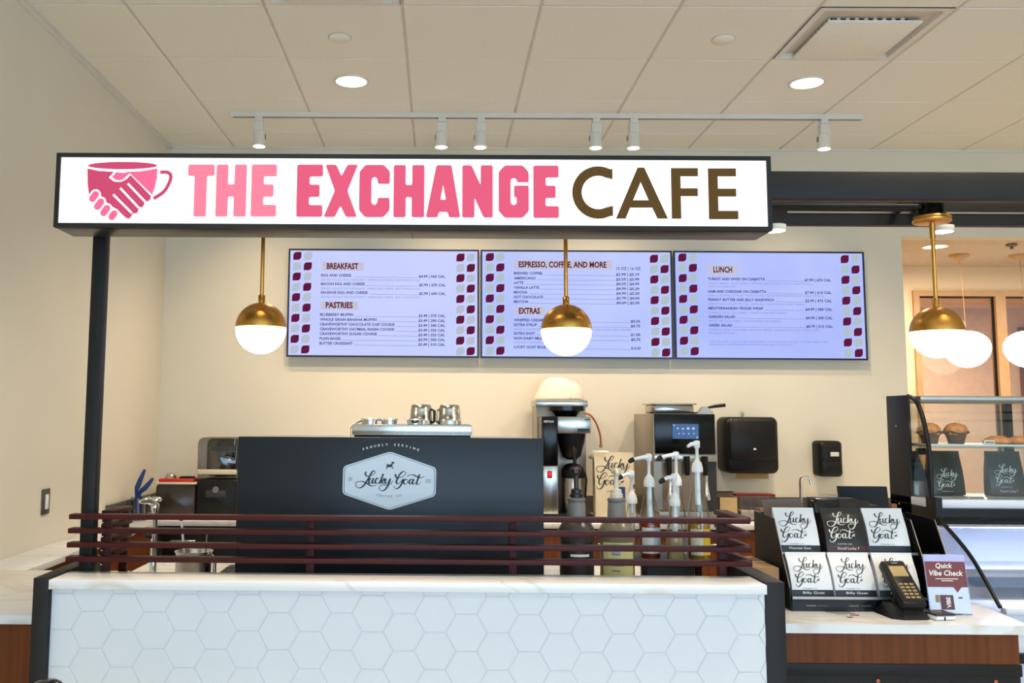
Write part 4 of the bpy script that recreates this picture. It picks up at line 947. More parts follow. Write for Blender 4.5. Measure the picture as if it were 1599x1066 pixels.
def coffee_bag(name, label, cat, group, w, h, d, film, ink, band=None, band_txt=None, print_w=.72, bandmat=None, textband=M_PRINTW, lift=None):
    """stand-up coffee bag, base centre at the local origin, front towards -Y"""
    t = thing(name, label, cat, group=group)
    mb = MB(); rows = [(0, 1.0, d / 2), (.06, 1.0, d * .52), (.3, .99, d * .5), (.6, .985, d * .36), (.82, .985, d * .16), (.93, 1.0, d * .06), (1, 1.0, .003)]
    nx = 8; V = []; Fc = []
    for f, s, dd in rows:
        for i in range(nx + 1):
            u = -1 + 2 * i / nx; V.append((u * w / 2 * s, -dd * (1 - .18 * u ** 4), f * h))
        for i in range(nx + 1):
            u = 1 - 2 * i / nx; V.append((u * w / 2 * s, dd * (1 - .18 * u ** 4), f * h))
    n = 2 * (nx + 1)
    for k in range(len(rows) - 1):
        for i in range(n): j = (i + 1) % n; Fc.append((k * n + i, k * n + j, (k + 1) * n + j, (k + 1) * n + i))
    Fc += [tuple(reversed(range(n))), tuple(range((len(rows) - 1) * n, len(rows) * n))]
    mb.add(V, Fc).build('pouch', film, t, local=True, ang=50)

    def ydep(f):
        for (f0, _, d0), (f1, _, d1) in zip(rows, rows[1:]):
            if f0 <= f <= f1: return d0 + (d1 - d0) * (f - f0) / (f1 - f0)
        return .003
    def onbag(u, z, eps=.0012):                       # u in metres from the centre line
        q = min(1, abs(u) / (w / 2)); return (u, -ydep(max(0, min(1, z / h))) * (1 - .18 * q ** 4) - eps, z)
    zb = h * .16 if band else h * .06
    if lift is not None: zb = h * lift
    k = w * print_w / 560
    fn = lambda u, v, w_: onbag((u - 545) * k, zb + (985 - v) * k + h * .05)
    script_stacked(fn, 21).build('script_logo', ink, t, smooth=False, local=True)
    put_text(MB(), 'COFFEE CO.', lambda u, v, w_: onbag(u, v), -.01, zb + h * .02, h * .022, w * .36, 'c').build('small_lettering', ink, t, smooth=False, local=True)
    if band:
        q = MB(); n2 = 8
        q.add([onbag(-w / 2 + w * i / n2, z, .0008) for z in (0.002, h * .05, h * .10, zb) for i in range(n2 + 1)], [(r * (n2 + 1) + i, r * (n2 + 1) + i + 1, (r + 1) * (n2 + 1) + i + 1, (r + 1) * (n2 + 1) + i) for r in range(3) for i in range(n2)])
        q.build('label_band', bandmat or M_INK, t, local=True)
        if band_txt: put_text(MB(), band_txt, lambda u, v, w_: onbag(u, v, .0018), 0, h * .075, h * .05, w * .52, 'c').build('band_lettering', textband, t, smooth=False, local=True)
    return t


kb_ = coffee_bag('bulk_coffee_bag', 'large cream coffee bag with black script beside the brewer', 'coffee bag', None, .235, .40, .11, M_BAGK, M_INK, print_w=.86, lift=.40)
kb_.location = (1.04, 5.62, .9145)
B(-.0, .055, -.062, -.058, .10, .20).build('blue_label', M_BLUE, kb_, local=True); B(.09, .112, -.056, -.052, .19, .215).build('seal', M_DKGREY, kb_, local=True)

sa = thing('bean_to_cup_machine', 'stainless automatic coffee machine with black front and small touchscreen', 'coffee machine', (1.435, 5.8, .914))
B(1.257, 1.618, 5.52, 6.06, .916, 1.545, b=.004).build('body', M_SSD, sa)
B(1.262, 1.616, 5.50, 5.52, 1.312, 1.545, b=.003).build('front_panel', M_GLOSSB, sa)
scn = B(1.362, 1.458, 5.497, 5.501, 1.372, 1.482, b=.001).build('touchscreen', M_GLOSSB, sa)
B(1.365, 1.518, 5.4955, 5.4995, 1.400, 1.486).build('display', screen_mat('touch_glow', (52, 84, 130), (84, 120, 170), .8), sa, smooth=False)
ic = MB(); IF = lambda u, v, w: (1.365 + u * .153, 5.495, 1.400 + v * .086)
for u, v, r_ in ((.6, .70, .055), (.80, .70, .055), (.2, .70, .04), (.4, .68, .04), (.25, .35, .03), (.42, .35, .03), (.62, .35, .03), (.82, .35, .03), (.06, .92, .03), (.94, .1, .035)):
    ic.sheet([[(u + r_ * math.cos(t), v + 1.6 * r_ * math.sin(t)) for t in [2 * PI * k / 10 for k in range(10)]]], IF)
ic.build('screen_icons', glow('icon_white', (190, 206, 226), 1.0), sa, smooth=False)
B(1.255, 1.622, 5.485, 5.53, 1.268, 1.308, b=.003).build('silver_bar', M_SS, sa)
B(1.275, 1.60, 5.512, 5.522, .985, 1.262).build('recess', mat('taupe_panel', (150, 132, 112), .35, .5), sa)
B(1.255, 1.30, 5.505, 5.53, .985, 1.268).build('side_pillar', M_SSD, sa); B(1.565, 1.62, 5.505, 5.53, .985, 1.268).build('side_pillar', M_DKGREY, sa)
for x in (1.335, 1.44, 1.545):
    o = MB().lathe([(.012, 0), (.016, .02), (.016, .11)], (x, 5.47, 1.19), 16).build('spout', M_BLACK, sa)
for x in (1.337, 1.547):
    MB().lathe([(.02, 0), (.022, .01), (.014, .05), (.009, .09), (.009, .14)], (x, 5.46, 1.05), 18).build('steam_wand', M_CHROME, sa)
dt = B(1.262, 1.616, 5.42, 5.52, .94, .985, b=.003).build('drip_tray', M_SSD, sa)
for k in range(10): B(1.28 + k * .034, 1.295 + k * .034, 5.43, 5.51, .985, .988).build('grille_bar', M_DKGREY, dt)
sp2 = thing('steam_pan', 'shallow steel pan standing on the automatic coffee machine', 'pan', (1.40, 5.72, 1.546))
MB().rbox(1.285, 1.52, 5.6, 5.85, 1.5475, 1.60, .01).build('well', M_SS, sp2); B(1.27, 1.535, 5.585, 5.865, 1.60, 1.608, b=.003).build('flange', M_SS, sp2)
sc2 = thing('scoop', 'steel scoop with black handle lying on the coffee machine', 'scoop', (1.56, 5.62, 1.546))
MB().poly([[(1.545, 1.5475), (1.64, 1.5475), (1.637, 1.556), (1.60, 1.59), (1.578, 1.59)]], lambda u, v, w: (u, 5.60 + w, v), .05).build('bowl', M_SSD, sc2); MB().tube([(1.60, 5.62, 1.582), (1.65, 5.61, 1.592), (1.71, 5.60, 1.60)], [.006, .010, .011], 12).build('handle', M_BLACK, sc2)
tb = thing('tamping_mat', 'thin dark mat edge under steel pan on coffee machine', 'mat', (1.4, 5.58, 1.546)); B(1.245, 1.52, 5.52, 5.58, 1.5465, 1.556, b=.002).build('mat', M_BLACK, tb)

# towel and soap dispensers
td = thing('towel_dispenser', 'large black paper towel dispenser on the back wall', 'dispenser', (1.955, 5.98, 1.176))
MB().rbox(1.80, 2.132, 5.90, WY - .002, 1.178, 1.530, .04, 6, .02).build('case', M_BLACK, td)
MB().rbox(1.818, 2.114, 5.885, 5.905, 1.26, 1.515, .035, 6, .008).build('cover', M_BLACK, td)
MB().sheet([rounded([(1.965, 1.325), (1.985, 1.325), (1.982, 1.337), (1.968, 1.337)], .004)], lambda u, v, w: (u, 5.8845, v)).build('logo', M_PRINTW, td, smooth=False)
pq = MB()
for k in range(3): pq.sheet([[(1.952 + k * .014, 1.258), (1.960 + k * .014, 1.258), (1.960 + k * .014, 1.275), (1.952 + k * .014, 1.275)]], lambda u, v, w: (u, 5.8995, v))
pq.build('pictogram', M_GREYPL, td, smooth=False)
for k in range(3): MB().lathe([(.003, 0), (.001, .001)], (0, 0, 0), 8).tf(Matrix.Translation((1.835 + .018 * k, 5.8975, 1.513)) @ Matrix.Rotation(PI / 2, 4, 'X')).build('indicator', M_PRINTW, td)
B(1.876, 2.08, 5.955, 5.958, 1.142, 1.18).build('paper_tongue', mat('kraft_towel', (176, 140, 96), .8), td)
sd = thing('soap_dispenser', 'black soap dispenser on the back wall by the register', 'dispenser', (2.487, 6.0, 1.154))
MB().rbox(2.413, 2.562, 5.97, WY - .002, 1.156, 1.382, .025, 5, .02).build('case', M_BLACK, sd); MB().rbox(2.425, 2.55, 5.962, 5.972, 1.17, 1.25, .02, 4, .005).build('push_plate', M_BLACK, sd)
B(2.482, 2.535, 5.967, 5.971, 1.285, 1.312, b=.001).build('label_plate', M_WHITE, sd)
hk = thing('adhesive_hook', 'tiny clear adhesive hook above the towel dispenser', 'hook', (1.965, 6.08, 1.55)); MB().lathe([(.014, 0), (.014, .006), (.005, .012)], (0, 0, 0), 16).tf(Matrix.Translation((1.965, WY - .001, 1.556)) @ Matrix.Rotation(PI / 2, 4, 'X')).build('disc', M_ACRYL, hk); MB().tube([(1.965, WY - .012, 1.556), (1.965, WY - .022, 1.542), (1.965, WY - .014, 1.535)], .003, 6).build('prong', M_GREYPL, hk)
# sink tap, carton, snack bin
fc = thing('sink_tap', 'chrome gooseneck sink tap on the back counter', 'tap', (2.26, 5.88, .914))
MB().tube(catmull([(2.25, 5.88, .916), (2.25, 5.88, 1.08), (2.252, 5.875, 1.145), (2.275, 5.86, 1.162), (2.298, 5.85, 1.145), (2.304, 5.845, 1.115)], 6), .009, 12).build('neck', M_CHROME, fc); MB().lathe([(.024, 0), (.022, .02), (.012, .03)], (2.25, 5.88, .915), 20).build('base', M_CHROME, fc)
cb = thing('open_carton', 'small open tan carton on the back counter under towels', 'carton', (1.73, 5.7, .914))
MB().box(1.675, 1.785, 5.65, 5.653, .916, 1.05).box(1.675, 1.785, 5.77, 5.773, .916, 1.07).box(1.675, 1.678, 5.65, 5.773, .916, 1.05).box(1.782, 1.785, 5.65, 5.773, .916, 1.05).box(1.675, 1.785, 5.65, 5.773, .916, .919).build('walls', mat('tan_carton', (214, 180, 128), .8), cb, smooth=False)
B(1.68, 1.78, 5.655, 5.768, .92, 1.035).build('contents', M_BLACK, cb); MB().add([(1.675, 5.773, 1.07), (1.785, 5.773, 1.07), (1.785, 5.70, 1.083), (1.675, 5.70, 1.083)], [(0, 1, 2, 3)]).build('flap', M_CARD, cb)
cbn = thing('divided_bin', 'clear divided packet bin with red lid below the towel dispenser', 'bin', (1.91, 5.7, .914))
MB().box(1.795, 2.03, 5.63, 5.634, .916, 1.05).box(1.795, 2.03, 5.79, 5.794, .916, 1.05).box(1.795, 1.799, 5.634, 5.79, .916, 1.05).box(2.026, 2.03, 5.634, 5.79, .916, 1.05).box(1.795, 2.03, 5.63, 5.794, .9155, .92).build('tub', M_ACRYL, cbn, smooth=False)
for x in (1.852, 1.908, 1.964): B(x, x + .003, 5.636, 5.788, .92, 1.04).build('divider', M_ACRYL, cbn)
B(1.80, 1.905, 5.64, 5.785, .921, .97, b=.004).build('packets', M_CREAMPL, cbn); B(1.915, 1.96, 5.64, 5.785, .921, .985, b=.004).build('packets', M_CARD, cbn); B(1.97, 2.02, 5.64, 5.785, .921, .965, b=.004).build('packets', M_PAPER, cbn)
B(1.79, 2.03, 5.70, 5.80, 1.052, 1.066, b=.003).build('lid', mat('dark_red_lid', (120, 28, 30), .35), cbn)
# electrical plate on the left wall
lp = thing('wall_switch', 'grey steel switch plate with white rocker on the left wall', 'switch', (WX + .004, 4.365, 1.115))
B(WX + .001, WX + .008, 4.325, 4.405, 1.058, 1.175, b=.002).build('plate', mat('dark_steel_plate', (92, 84, 74), .35, .6), lp); B(WX + .008, WX + .013, 4.348, 4.382, 1.082, 1.15, b=.002).build('rocker', M_WPL, lp)

# ================================================================== PUMP JUGS AND SYRUPS ON THE WORK COUNTER
def band(cx, cy, z0, z1, r, a0, a1, n=12):
    """curved label on a cylinder, angles measured from the -Y front"""
    V = []; 
    for z in (z0, z1):
        for i in range(n + 1):
            a = a0 + (a1 - a0) * i / n; V.append((cx + r * math.sin(a), cy - r * math.cos(a), z))
    return MB().add(V, [(i, i + 1, n + 2 + i, n + 1 + i) for i in range(n)])


M_LBLK = mat('black_label', (30, 30, 34), .4); M_LYEL = mat('pale_yellow_label', (206, 202, 140), .5)
for x, pm, lm, lb, bodym in ((.450, mat('plum_black_pump', (36, 26, 32), .3), M_LBLK, 'dark sauce jug with grey collar and black pump behind the rail', mat('dark_jug', (62, 56, 52), .3)), (.582, M_CREAMPL, M_LYEL, 'sauce jug with yellow label, grey collar and cream pump', mat('olive_jug', (120, 112, 90), .3))):
    y = 3.10; j = thing('pump_jug', lb, 'pump jug', (x, y, .914), group='pump jugs behind the rail')
    MB().lathe([(.052, 0), (.056, .006), (.056, .215), (.058, .222), (.060, .232), (.058, .244), (.048, .262), (.034, .276), (.030, .282)], (x, y, .9145), 32).build('jug', bodym, j)
    MB().lathe([(.0305, 0), (.0285, .05), (.0265, .052), (.0305, .057), (.029, .064), (.02, .066)], (x, y, 1.193), 28).build('collar', M_GREYPL, j)
    MB().lathe([(.021, 0), (.021, .012), (.017, .014), (.017, .026), (.008, .03), (.0075, .075), (.014, .078), (.017, .086), (.016, .094), (.001, .098)], (x, y, 1.259), 24).build('pump', pm, j)
    MB().tube([(x, y, 1.348), (x - .004, y - .03, 1.348), (x - .006, y - .055, 1.338)], [.008, .007, .005], 8).build('spout', pm, j)
    lab = band(x, y, .925, 1.12, .0568, -1.1, .9).build('label', lm, j)
    if lm is M_LBLK:
        band(x, y, .955, 1.0, .0574, .18, .68).build('barcode_field', M_PRINTW, j)
        bc = MB()
        for q in range(9): bc.add(*((lambda m_: (m_.v, m_.f))(band(x, y, .958, .997, .0579, .22 + q * .047, .245 + q * .047 + (q % 3) * .007, 1))))
        bc.build('barcode', M_INK, j); band(x, y, 1.075, 1.083, .0574, -.5, .6).build('label_line', M_PRINTW, j)
    else:
        for q in range(9): band(x, y, .945 + q * .017, .949 + q * .017, .0574, -.5, .2 + .25 * math.sin(q * 2.1)).build('label_line', M_GREYPL, j)
        band(x, y, 1.085, 1.115, .0574, -.5, .0).build('label_patch', mat('pale_blue_patch', (150, 165, 190), .5), j)

rk = thing('bottle_rack', 'raised black rack carrying the syrup bottles', 'rack', (.80, 3.22, .914))
B(.66, .86, 3.10, 3.40, 1.036, 1.05, b=.002).build('shelf', M_BLACK, rk)
for x in (.662, .84):
    for y in (3.105, 3.38): B(x, x + .018, y, y + .018, .914, 1.036).build('leg', M_BLACK, rk)
B(.68, .84, 3.13, 3.135, .915, 1.036).build('front_panel', M_DKGREY, rk)


def syrup(x, y, zc, ztop, label, liq=None, level=0, lab=None, tip=True, r=.036, sl=.045, base=1.05):
    t = thing('syrup_bottle', label, 'syrup bottle', (x, y, base), group='glass syrup bottles with white pumps')
    H = zc - base; prof = [(r * .95, 0), (r, .006), (r, H * .42), (r * .96, H * .50), (r * .62, H * .76), (.0145, H * .93), (.0145, H)]
    MB().lathe(prof, (x, y, base + .0005), 28).build('bottle', M_BOTTLE, t)
    if liq:
        q = [(p[0] - .0025, p[1]) for p in prof if p[1] < level]; zl = level; ra = q[-1][0]
        MB().lathe([(q[0][0], .004)] + q[1:] + [(ra * .98, zl), (.001, zl)], (x, y, base), 24).build('syrup', liq, t)
    if lab: band(x, y, base + .02, base + .105, r + .0006, -1.0, .1).build('label', lab[0], t); band(x, y, base + .02, base + .105, r + .0006, .1, 1.0).build('label', lab[1], t)
    MB().lathe([(.0185, 0), (.0185, .018), (.0165, .02), (.0155, .028), (.010, .036), (.006, .042), (.0055, .044)], (x, y, zc - .012), 22).build('pump_collar', M_WPL, t)
    MB().lathe([(.0095, 0), (.0095, .11)], (x, y, zc - .12), 12).build('dip_tube', M_WPL, t)
    MB().lathe([(.0055, 0), (.0055, ztop - zc - .04), (.010, ztop - zc - .036), (.011, ztop - zc - .02), (.010, ztop - zc - .014), (.001, ztop - zc - .012)], (x, y, zc + .03), 16).build('plunger', M_WPL, t)
    MB().tube([(x + .008, y, ztop + .006), (x - .02, y - .005, ztop + .005), (x - sl, y - .012, ztop - .003)], [.0075, .007, .005], 10).build('spout', M_WPL, t)
    if tip: MB().tube([(x - sl + .006, y - .011, ztop - .002), (x - sl - .004, y - .013, ztop - .006), (x - sl - .010, y - .014, ztop - .012)], [.0085, .0085, .006], 8).build('spout_cap', M_BLACK, t)
    return t


syrup(.712, 3.2, 1.300, 1.382, 'orange-brown syrup bottle with white pump and black spout cap', M_ORANGE, .125, (M_WPL, mat('pale_label', (200, 205, 215), .5)), sl=.06)
syrup(.673, 3.30, 1.235, 1.318, 'clear syrup bottle behind the orange-brown one, lower white pump', None, 0, None, sl=.042, r=.032)
syrup(.782, 3.14, 1.243, 1.318, 'short clear syrup bottle with white pump, between orange and yellow syrups', mat('pale_amber', (196, 172, 120), .2), .08, None, r=.030, sl=.042)
syrup(.835, 3.32, 1.297, 1.385, 'clear syrup bottle behind the yellow one with black spout cap', None, 0, None, sl=.06, r=.034)
syrup(.868, 3.17, 1.352, 1.428, 'yellow syrup bottle with tall white pump at the rail end', M_AMBER, .135, (mat('cream_label', (214, 212, 190), .5), mat('yellow_label', (214, 176, 44), .5)), tip=False, sl=.034, r=.038)
bb = thing('blue_box', 'blue box behind the slats at the rail end', 'box', (.80, 3.14, .914)); B(.855, .895, 3.42, 3.50, .9145, 1.10, b=.001).build('carton', M_BLUE, bb); B(.86, .89, 3.4185, 3.4195, 1.0, 1.06).build('print', M_PRINTW, bb)

# ================================================================== COFFEE BAG RACK
cr = thing('bag_rack', 'black two-tier display rack on the register counter', 'display rack', (1.38, 3.2, .914))
side = [(3.03, .9145), (3.36, .9145), (3.36, 1.195), (3.165, 1.188), (3.045, .985)]
for x in (1.118, 1.572, 1.652): MB().poly([side], lambda u, v, w: (x + w, u, v), .004).build('side_panel', M_RACK, cr, smooth=False)
for x in (1.117, 1.571, 1.651): MB().tube([(x + .003, 3.043, .985), (x + .003, 3.163, 1.188)], .0015, 6).build('edge', M_SSD, cr)
B(1.122, 1.652, 3.035, 3.36, .940, .945).build('lower_shelf', M_RACK, cr); B(1.122, 1.652, 3.125, 3.36, 1.068, 1.073).build('upper_shelf', M_RACK, cr)
B(1.122, 1.652, 3.355, 3.36, .9145, 1.19).build('back_panel', M_RACK, cr)
B(1.122, 1.652, 3.030, 3.035, .9145, .960).build('front_lip', M_GLOSSB, cr); B(1.122, 1.572, 3.026, 3.030, .952, .960).build('ticket_strip', M_SSD, cr)
B(1.122, 1.652, 3.120, 3.125, 1.062, 1.085).build('upper_lip', M_GLOSSB, cr); B(1.122, 1.572, 3.116, 3.120, 1.078, 1.086).build('ticket_strip', M_SSD, cr)
for x in (1.165, 1.30, 1.43): MB().box(x, x + .032, 3.0285, 3.0297, .930, .9335).box(x + .038, x + .07, 3.0285, 3.0297, .931, .9325).build('price_print', mat('olive_print', (110, 112, 84), .5), cr)
UPB = ((1.193, 'white coffee bag labelled Mountain Goat, upper left in the rack', M_BAGW, M_INK, 'Mountain Goat', M_INK), (1.352, 'black coffee bag labelled Decaf Lucky 7 in the rack', M_BAGB, M_PRINTW, 'Decaf Lucky 7', mat('maroon_band', (70, 34, 34), .5)), (1.492, 'white coffee bag on the upper tier right of the black one', M_BAGW, M_INK, None, M_INK))
for x, lb, film, ink, bt_, bm_ in UPB:
    g = coffee_bag('coffee_bag', lb, 'coffee bag', 'coffee bags in the black rack', .136, .150, .07, film, ink, True, bt_, .78, bm_)
    g.location = (x, 3.168, 1.0745); g.rotation_euler = (-.20, 0, random.uniform(-.03, .03))
for x, lb in ((1.198, 'white coffee bag, leftmost on the lower tier of rack'), (1.336, 'white coffee bag, middle one on the lower tier of rack'), (1.478, 'white coffee bag on the lower tier behind the card terminal')):
    g = coffee_bag('coffee_bag', lb, 'coffee bag', 'coffee bags in the black rack', .132, .143, .07, M_BAGW, M_INK, True, 'Billy Goat', .74, M_INK)
    g.location = (x, 3.082, .9465); g.rotation_euler = (-.22, 0, random.uniform(-.02, .02))
for x, lb, dz, rz in ((1.20, 'brown coffee bag standing behind the Mountain Goat bag', .0, -.25), (1.44, 'purple-black coffee bag standing behind the rack\'s upper row', .0, .3)):
    g = coffee_bag('coffee_bag', lb, 'coffee bag', 'coffee bags in the black rack', .13, .168, .06, M_BAGB if x > 1.3 else mat('brown_bag_film', (92, 74, 66), .4), M_PRINTW, False, None, .6)
    g.location = (x, 3.275, 1.0745); g.rotation_euler = (-.12, rz * .25, rz)
kc = thing('cardboard_box', 'plain cardboard box between bar end and bag rack', 'cardboard box', (1.05, 3.2, .914))
B(1.0, 1.10, 3.08, 3.34, .9145, 1.04).build('carton', M_CARD, kc, smooth=False); B(1.0, 1.10, 3.2, 3.215, 1.0402, 1.0406).build('tape', M_CREAMPL, kc)

# ================================================================== REGISTER ITEMS
ct = thing('card_terminal', 'black card payment terminal with keypad on angled stand', 'card terminal', (1.455, 2.985, .9145), .06)
MB().poly([[(-.075, -.055), (-.045, -.075), (.03, -.075), (.055, -.045), (.055, .05), (-.075, .05)]], lambda u, v, w: (u * (1 if w > .5 else .72), v * (1 if w > .5 else .7), .035 * (1 - w)), 1.0).build('stand_foot', M_BLACK, ct, smooth=False, local=True)
MB().tube([(-.005, .01, .02), (-.005, -.002, .075)], [.030, .024], 14).build('stand_neck', M_BLACK, ct, local=True)
BM = Matrix.Translation((-.008, -.005, .092)) @ Matrix.Rotation(-.85, 4, 'X')
hb = MB(); hb.box(-.038, .038, -.016, .016, -.085, .085, b=.007); hb.tf(BM).build('housing', M_BLACK, ct, local=True)
f0 = MB().rbox(-.034, .034, -.0185, -.015, -.078, .080, .006).tf(BM).build('fascia', M_BLACK, ct, local=True)
MB().rbox(-.028, .028, -.0198, -.0180, .016, .062, .003).tf(BM).build('display', mat('lcd_amber', (176, 150, 104), .25), ct, local=True)
MB().box(-.010, .010, -.0195, -.018, .068, .073).tf(BM).build('logo', M_GREYPL, ct, local=True)
for r in range(5):
    for c in range(3):
        if r == 4: w_ = .009
        o = MB().box(-.023 + c * .0165, -.010 + c * .0165, -.0205, -.018, -.016 - r * .0125, -.0085 - r * .0125, b=.001).tf(BM).build('key', mat('gold_key', (150, 124, 82), .4), ct, local=True)
rd = thing('card_reader', 'small white square card reader with dark top beside terminal', 'card reader', (1.535, 2.935, .9145), .15)
MB().rbox(-.034, .034, -.034, .034, 0, .014, .006, 4, .006).build('base', M_WPL, rd, local=True); B(-.033, .033, -.032, .032, .014, .020, b=.004).build('top_cap', mat('brown_black_cap', (48, 40, 38), .3), rd, local=True)
B(-.008, -.004, -.0347, -.033, .002, .012).build('slot', M_BLACK, rd, local=True); B(-.008, .010, -.012, .012, .0201, .0206).build('contact_mark', M_GREYPL, rd, local=True)
vb = thing('acrylic_sign', 'acrylic stand with maroon Quick Vibe Check card', 'sign holder', (1.602, 2.992, .9145), -.03)
VM = Matrix.Translation((0, 0, .003)) @ Matrix.Rotation(-.2, 4, 'X')
MB().box(-.0645, .0645, -.004, -.0025, 0, .180).tf(VM).build('front_sheet', M_ACRYL, vb, local=True, smooth=False)
MB().box(-.0645, .0645, .0005, .002, 0, .180).tf(VM).build('back_sheet', M_ACRYL, vb, local=True, smooth=False)
B(-.0645, .0645, -.004, .032, 0, .003).build('foot', M_ACRYL, vb, local=True)
vf = lambda l: (lambda u, v, w: tuple(VM @ Vector((u, -.0042 - .0004 * l, v))))
MB().box(-.062, .062, -.0022, -.0002, .002, .178).tf(VM).build('card', mat('white_card', (226, 224, 232), .5), vb, local=True, smooth=False)
MB().sheet([[(-.062, .158), (.062, .158), (.062, .178), (-.062, .178)]], vf(0)).build('lilac_header', mat('lilac_print', (178, 180, 226), .5), vb, local=True, smooth=False)
MB().sheet([[(-.062, .080), (.018, .080), (.028, .064), (.042, .080), (.062, .080), (.062, .158), (-.062, .158)]], vf(1)).build('maroon_field', mat('maroon_print', (112, 50, 56), .5), vb, local=True, smooth=False)
put_text(MB(), 'Quick', vf(2), -.004, .138, .015, .052, 'c', bold=.02, shear=.2).build('headline', M_PRINTW, vb, local=True, smooth=False)
put_text(MB(), 'Vibe Check', vf(2), 0, .115, .016, .104, 'c', bold=.02, shear=.2).build('headline', M_PRINTW, vb, local=True, smooth=False)
for z_, w_ in ((.104, .07), (.098, .036)): MB().sheet([[(-w_ / 2, z_), (w_ / 2, z_), (w_ / 2, z_ + .0022), (-w_ / 2, z_ + .0022)]], vf(2)).build('subline', M_PRINTW, vb, local=True, smooth=False)
MB().sheet([[(-.028, .012), (.012, .012), (.012, .056), (-.028, .056)]], vf(2)).build('maroon_insert', mat('plum_print', (84, 40, 60), .5), vb, local=True, smooth=False)
put_text(MB(), 'VIBE', lambda u, v, w: vf(3)(-.022 + (.03 - (v - .0)) * .9, u, 0), .018, .004, .014, .032, bold=.02).build('insert_lettering', M_PRINTW, vb, local=True, smooth=False)
MB().sheet([[(-.042, .034), (-.031, .034), (-.031, .056), (-.042, .056)]], vf(2)).build('photo_strip', M_CARD, vb, local=True, smooth=False)
MB().sheet([[(.028, .046), (.040, .046), (.040, .050), (.028, .050)]], vf(2)).build('small_print', M_INK, vb, local=True, smooth=False)
mo = thing('register_monitor', 'black register monitor seen from behind on the counter', 'monitor', (1.60, 3.5, .914))
MB().poly([[(1.497, 1.27), (1.676, 1.27), (1.705, 1.02), (1.53, 1.02)]], lambda u, v, w: (u, 3.56 + w - (v - 1.02) * .10 , v), .022).build('screen_back', M_BLACK, mo, smooth=False)
B(1.585, 1.625, 3.575, 3.60, .93, 1.12, b=.003).build('stand', M_BLACK, mo); B(1.52, 1.69, 3.485, 3.63, .9145, .93, b=.003).build('base', M_BLACK, mo)
po = thing('receipt_printer', 'low black rounded receipt printer behind the bag rack', 'printer', (1.45, 3.46, .914))
MB().rbox(1.335, 1.515, 3.372, 3.47, .9145, 1.237, .02).build('case', M_GLOSSB, po); B(1.515, 1.575, 3.38, 3.46, .9145, 1.215, b=.006).build('side_module', M_BLACK, po)
MB().lathe([(.004, 0), (.003, .001)], (0, 0, 0), 12).tf(Matrix.Translation((1.455, 3.3715, 1.205)) @ Matrix.Rotation(PI / 2, 4, 'X')).build('badge', M_GREYPL, po)
wp = thing('wood_post', 'thin wooden strip showing between monitor and display case', 'post', (1.73, 3.6, .914)); B(1.722, 1.742, 3.6, 3.62, .9145, 1.20).build('strip', wood('oak_strip', (120, 76, 40), (150, 98, 54)), wp)

# ================================================================== DISPLAY CASE
CX0, CX1 = 1.82, 3.45
dc = thing('display_case', 'black framed curved-glass bakery display case at the right', 'display case', (2.6, 3.4, 0))
UPP = catmull([(3.644, 1.612), (3.589, 1.593), (3.551, 1.544), (3.526, 1.48), (3.509, 1.411), (3.505, 1.331), (3.505, 1.232)], 4)
LOW = catmull([(3.50, 1.184), (3.443, 1.153), (3.316, 1.086), (3.246, 1.039), (3.181, .982), (3.111, .915)], 4)
def curved(P, x0, x1, th=.006):
    V = []; n = len(P)
    for d in (0, th):
        for x in (x0, x1):
            V += [(x, y + d, z) for y, z in P]
    Fc = []
    for b in (0, 2 * n):
        Fc += [(b + i, b + i + 1, b + n + i + 1, b + n + i) for i in range(n - 1)]
    return MB().add(V, Fc)
def edge(P, x, r): return MB().tube([(x, y, z) for y, z in P], r, 8)
B(CX0, CX0 + .012, 3.645, 3.815, .1, 1.615, b=.002).build('rear_post', M_BLACK, dc)
curved(UPP, CX0 + .012, CX1).build('upper_glass', M_GLASS, dc); edge(UPP, CX0 + .006, .009).build('upper_glass_edge', M_BLACK, dc)
curved(LOW, CX0 + .012, CX1).build('lower_glass', M_GLASS, dc); edge(LOW, CX0 + .006, .007).build('lower_glass_edge', M_BLACK, dc)
MB().poly([UPP + [(3.645, 1.232)]], lambda u, v, w: (CX0 + .002 + w, u, v), .004).build('upper_end_glass', M_GLASS, dc, smooth=False)
MB().poly([LOW + [(3.111, .86), (3.645, .86), (3.645, 1.184)]], lambda u, v, w: (CX0 + .002 + w, u, v), .004).build('lower_end_glass', M_GLASS, dc, smooth=False)
B(CX0 + .03, CX1, 3.60, 3.80, 1.585, 1.612, b=.003).build('top_rail', M_SSD, dc)
B(CX0, CX1, 3.49, 3.81, 1.196, 1.2265, b=.002).build('deck', M_CASE, dc)
MB().box(CX0, CX1, 3.47, 3.81, 1.135, 1.196).box(CX0 - .004, CX0 + .02, 3.46, 3.53, 1.16, 1.235).build('lower_canopy', M_BLACK, dc, smooth=False)
B(CX0 + .01, CX1, 3.455, 3.47, 1.132, 1.142).build('chrome_strip', M_SS, dc)
B(CX0 + .04, CX1 - .02, 3.475, 3.50, 1.128, 1.1345).build('led_strip', M_LED, dc)
area('case_led', (2.6, 3.5, 1.122), (-.15, 0, 0), 1.55, .03, 3.4, (.55, .64, 1.0))
B(CX0 + .01, CX1, 3.79, 3.81, .86, 1.135).build('liner_back', M_CASE, dc)
B(CX0 + .012, CX1, 3.12, 3.79, .83, .86).build('liner_floor', M_CASE, dc)
B(CX0 + .012, CX1, 3.52, 3.79, .955, .962).build('inner_shelf', M_CASE, dc)
B(CX0 + .012, CX1, 3.515, 3.522, .945, .972).build('shelf_ticket_strip', M_SS, dc)
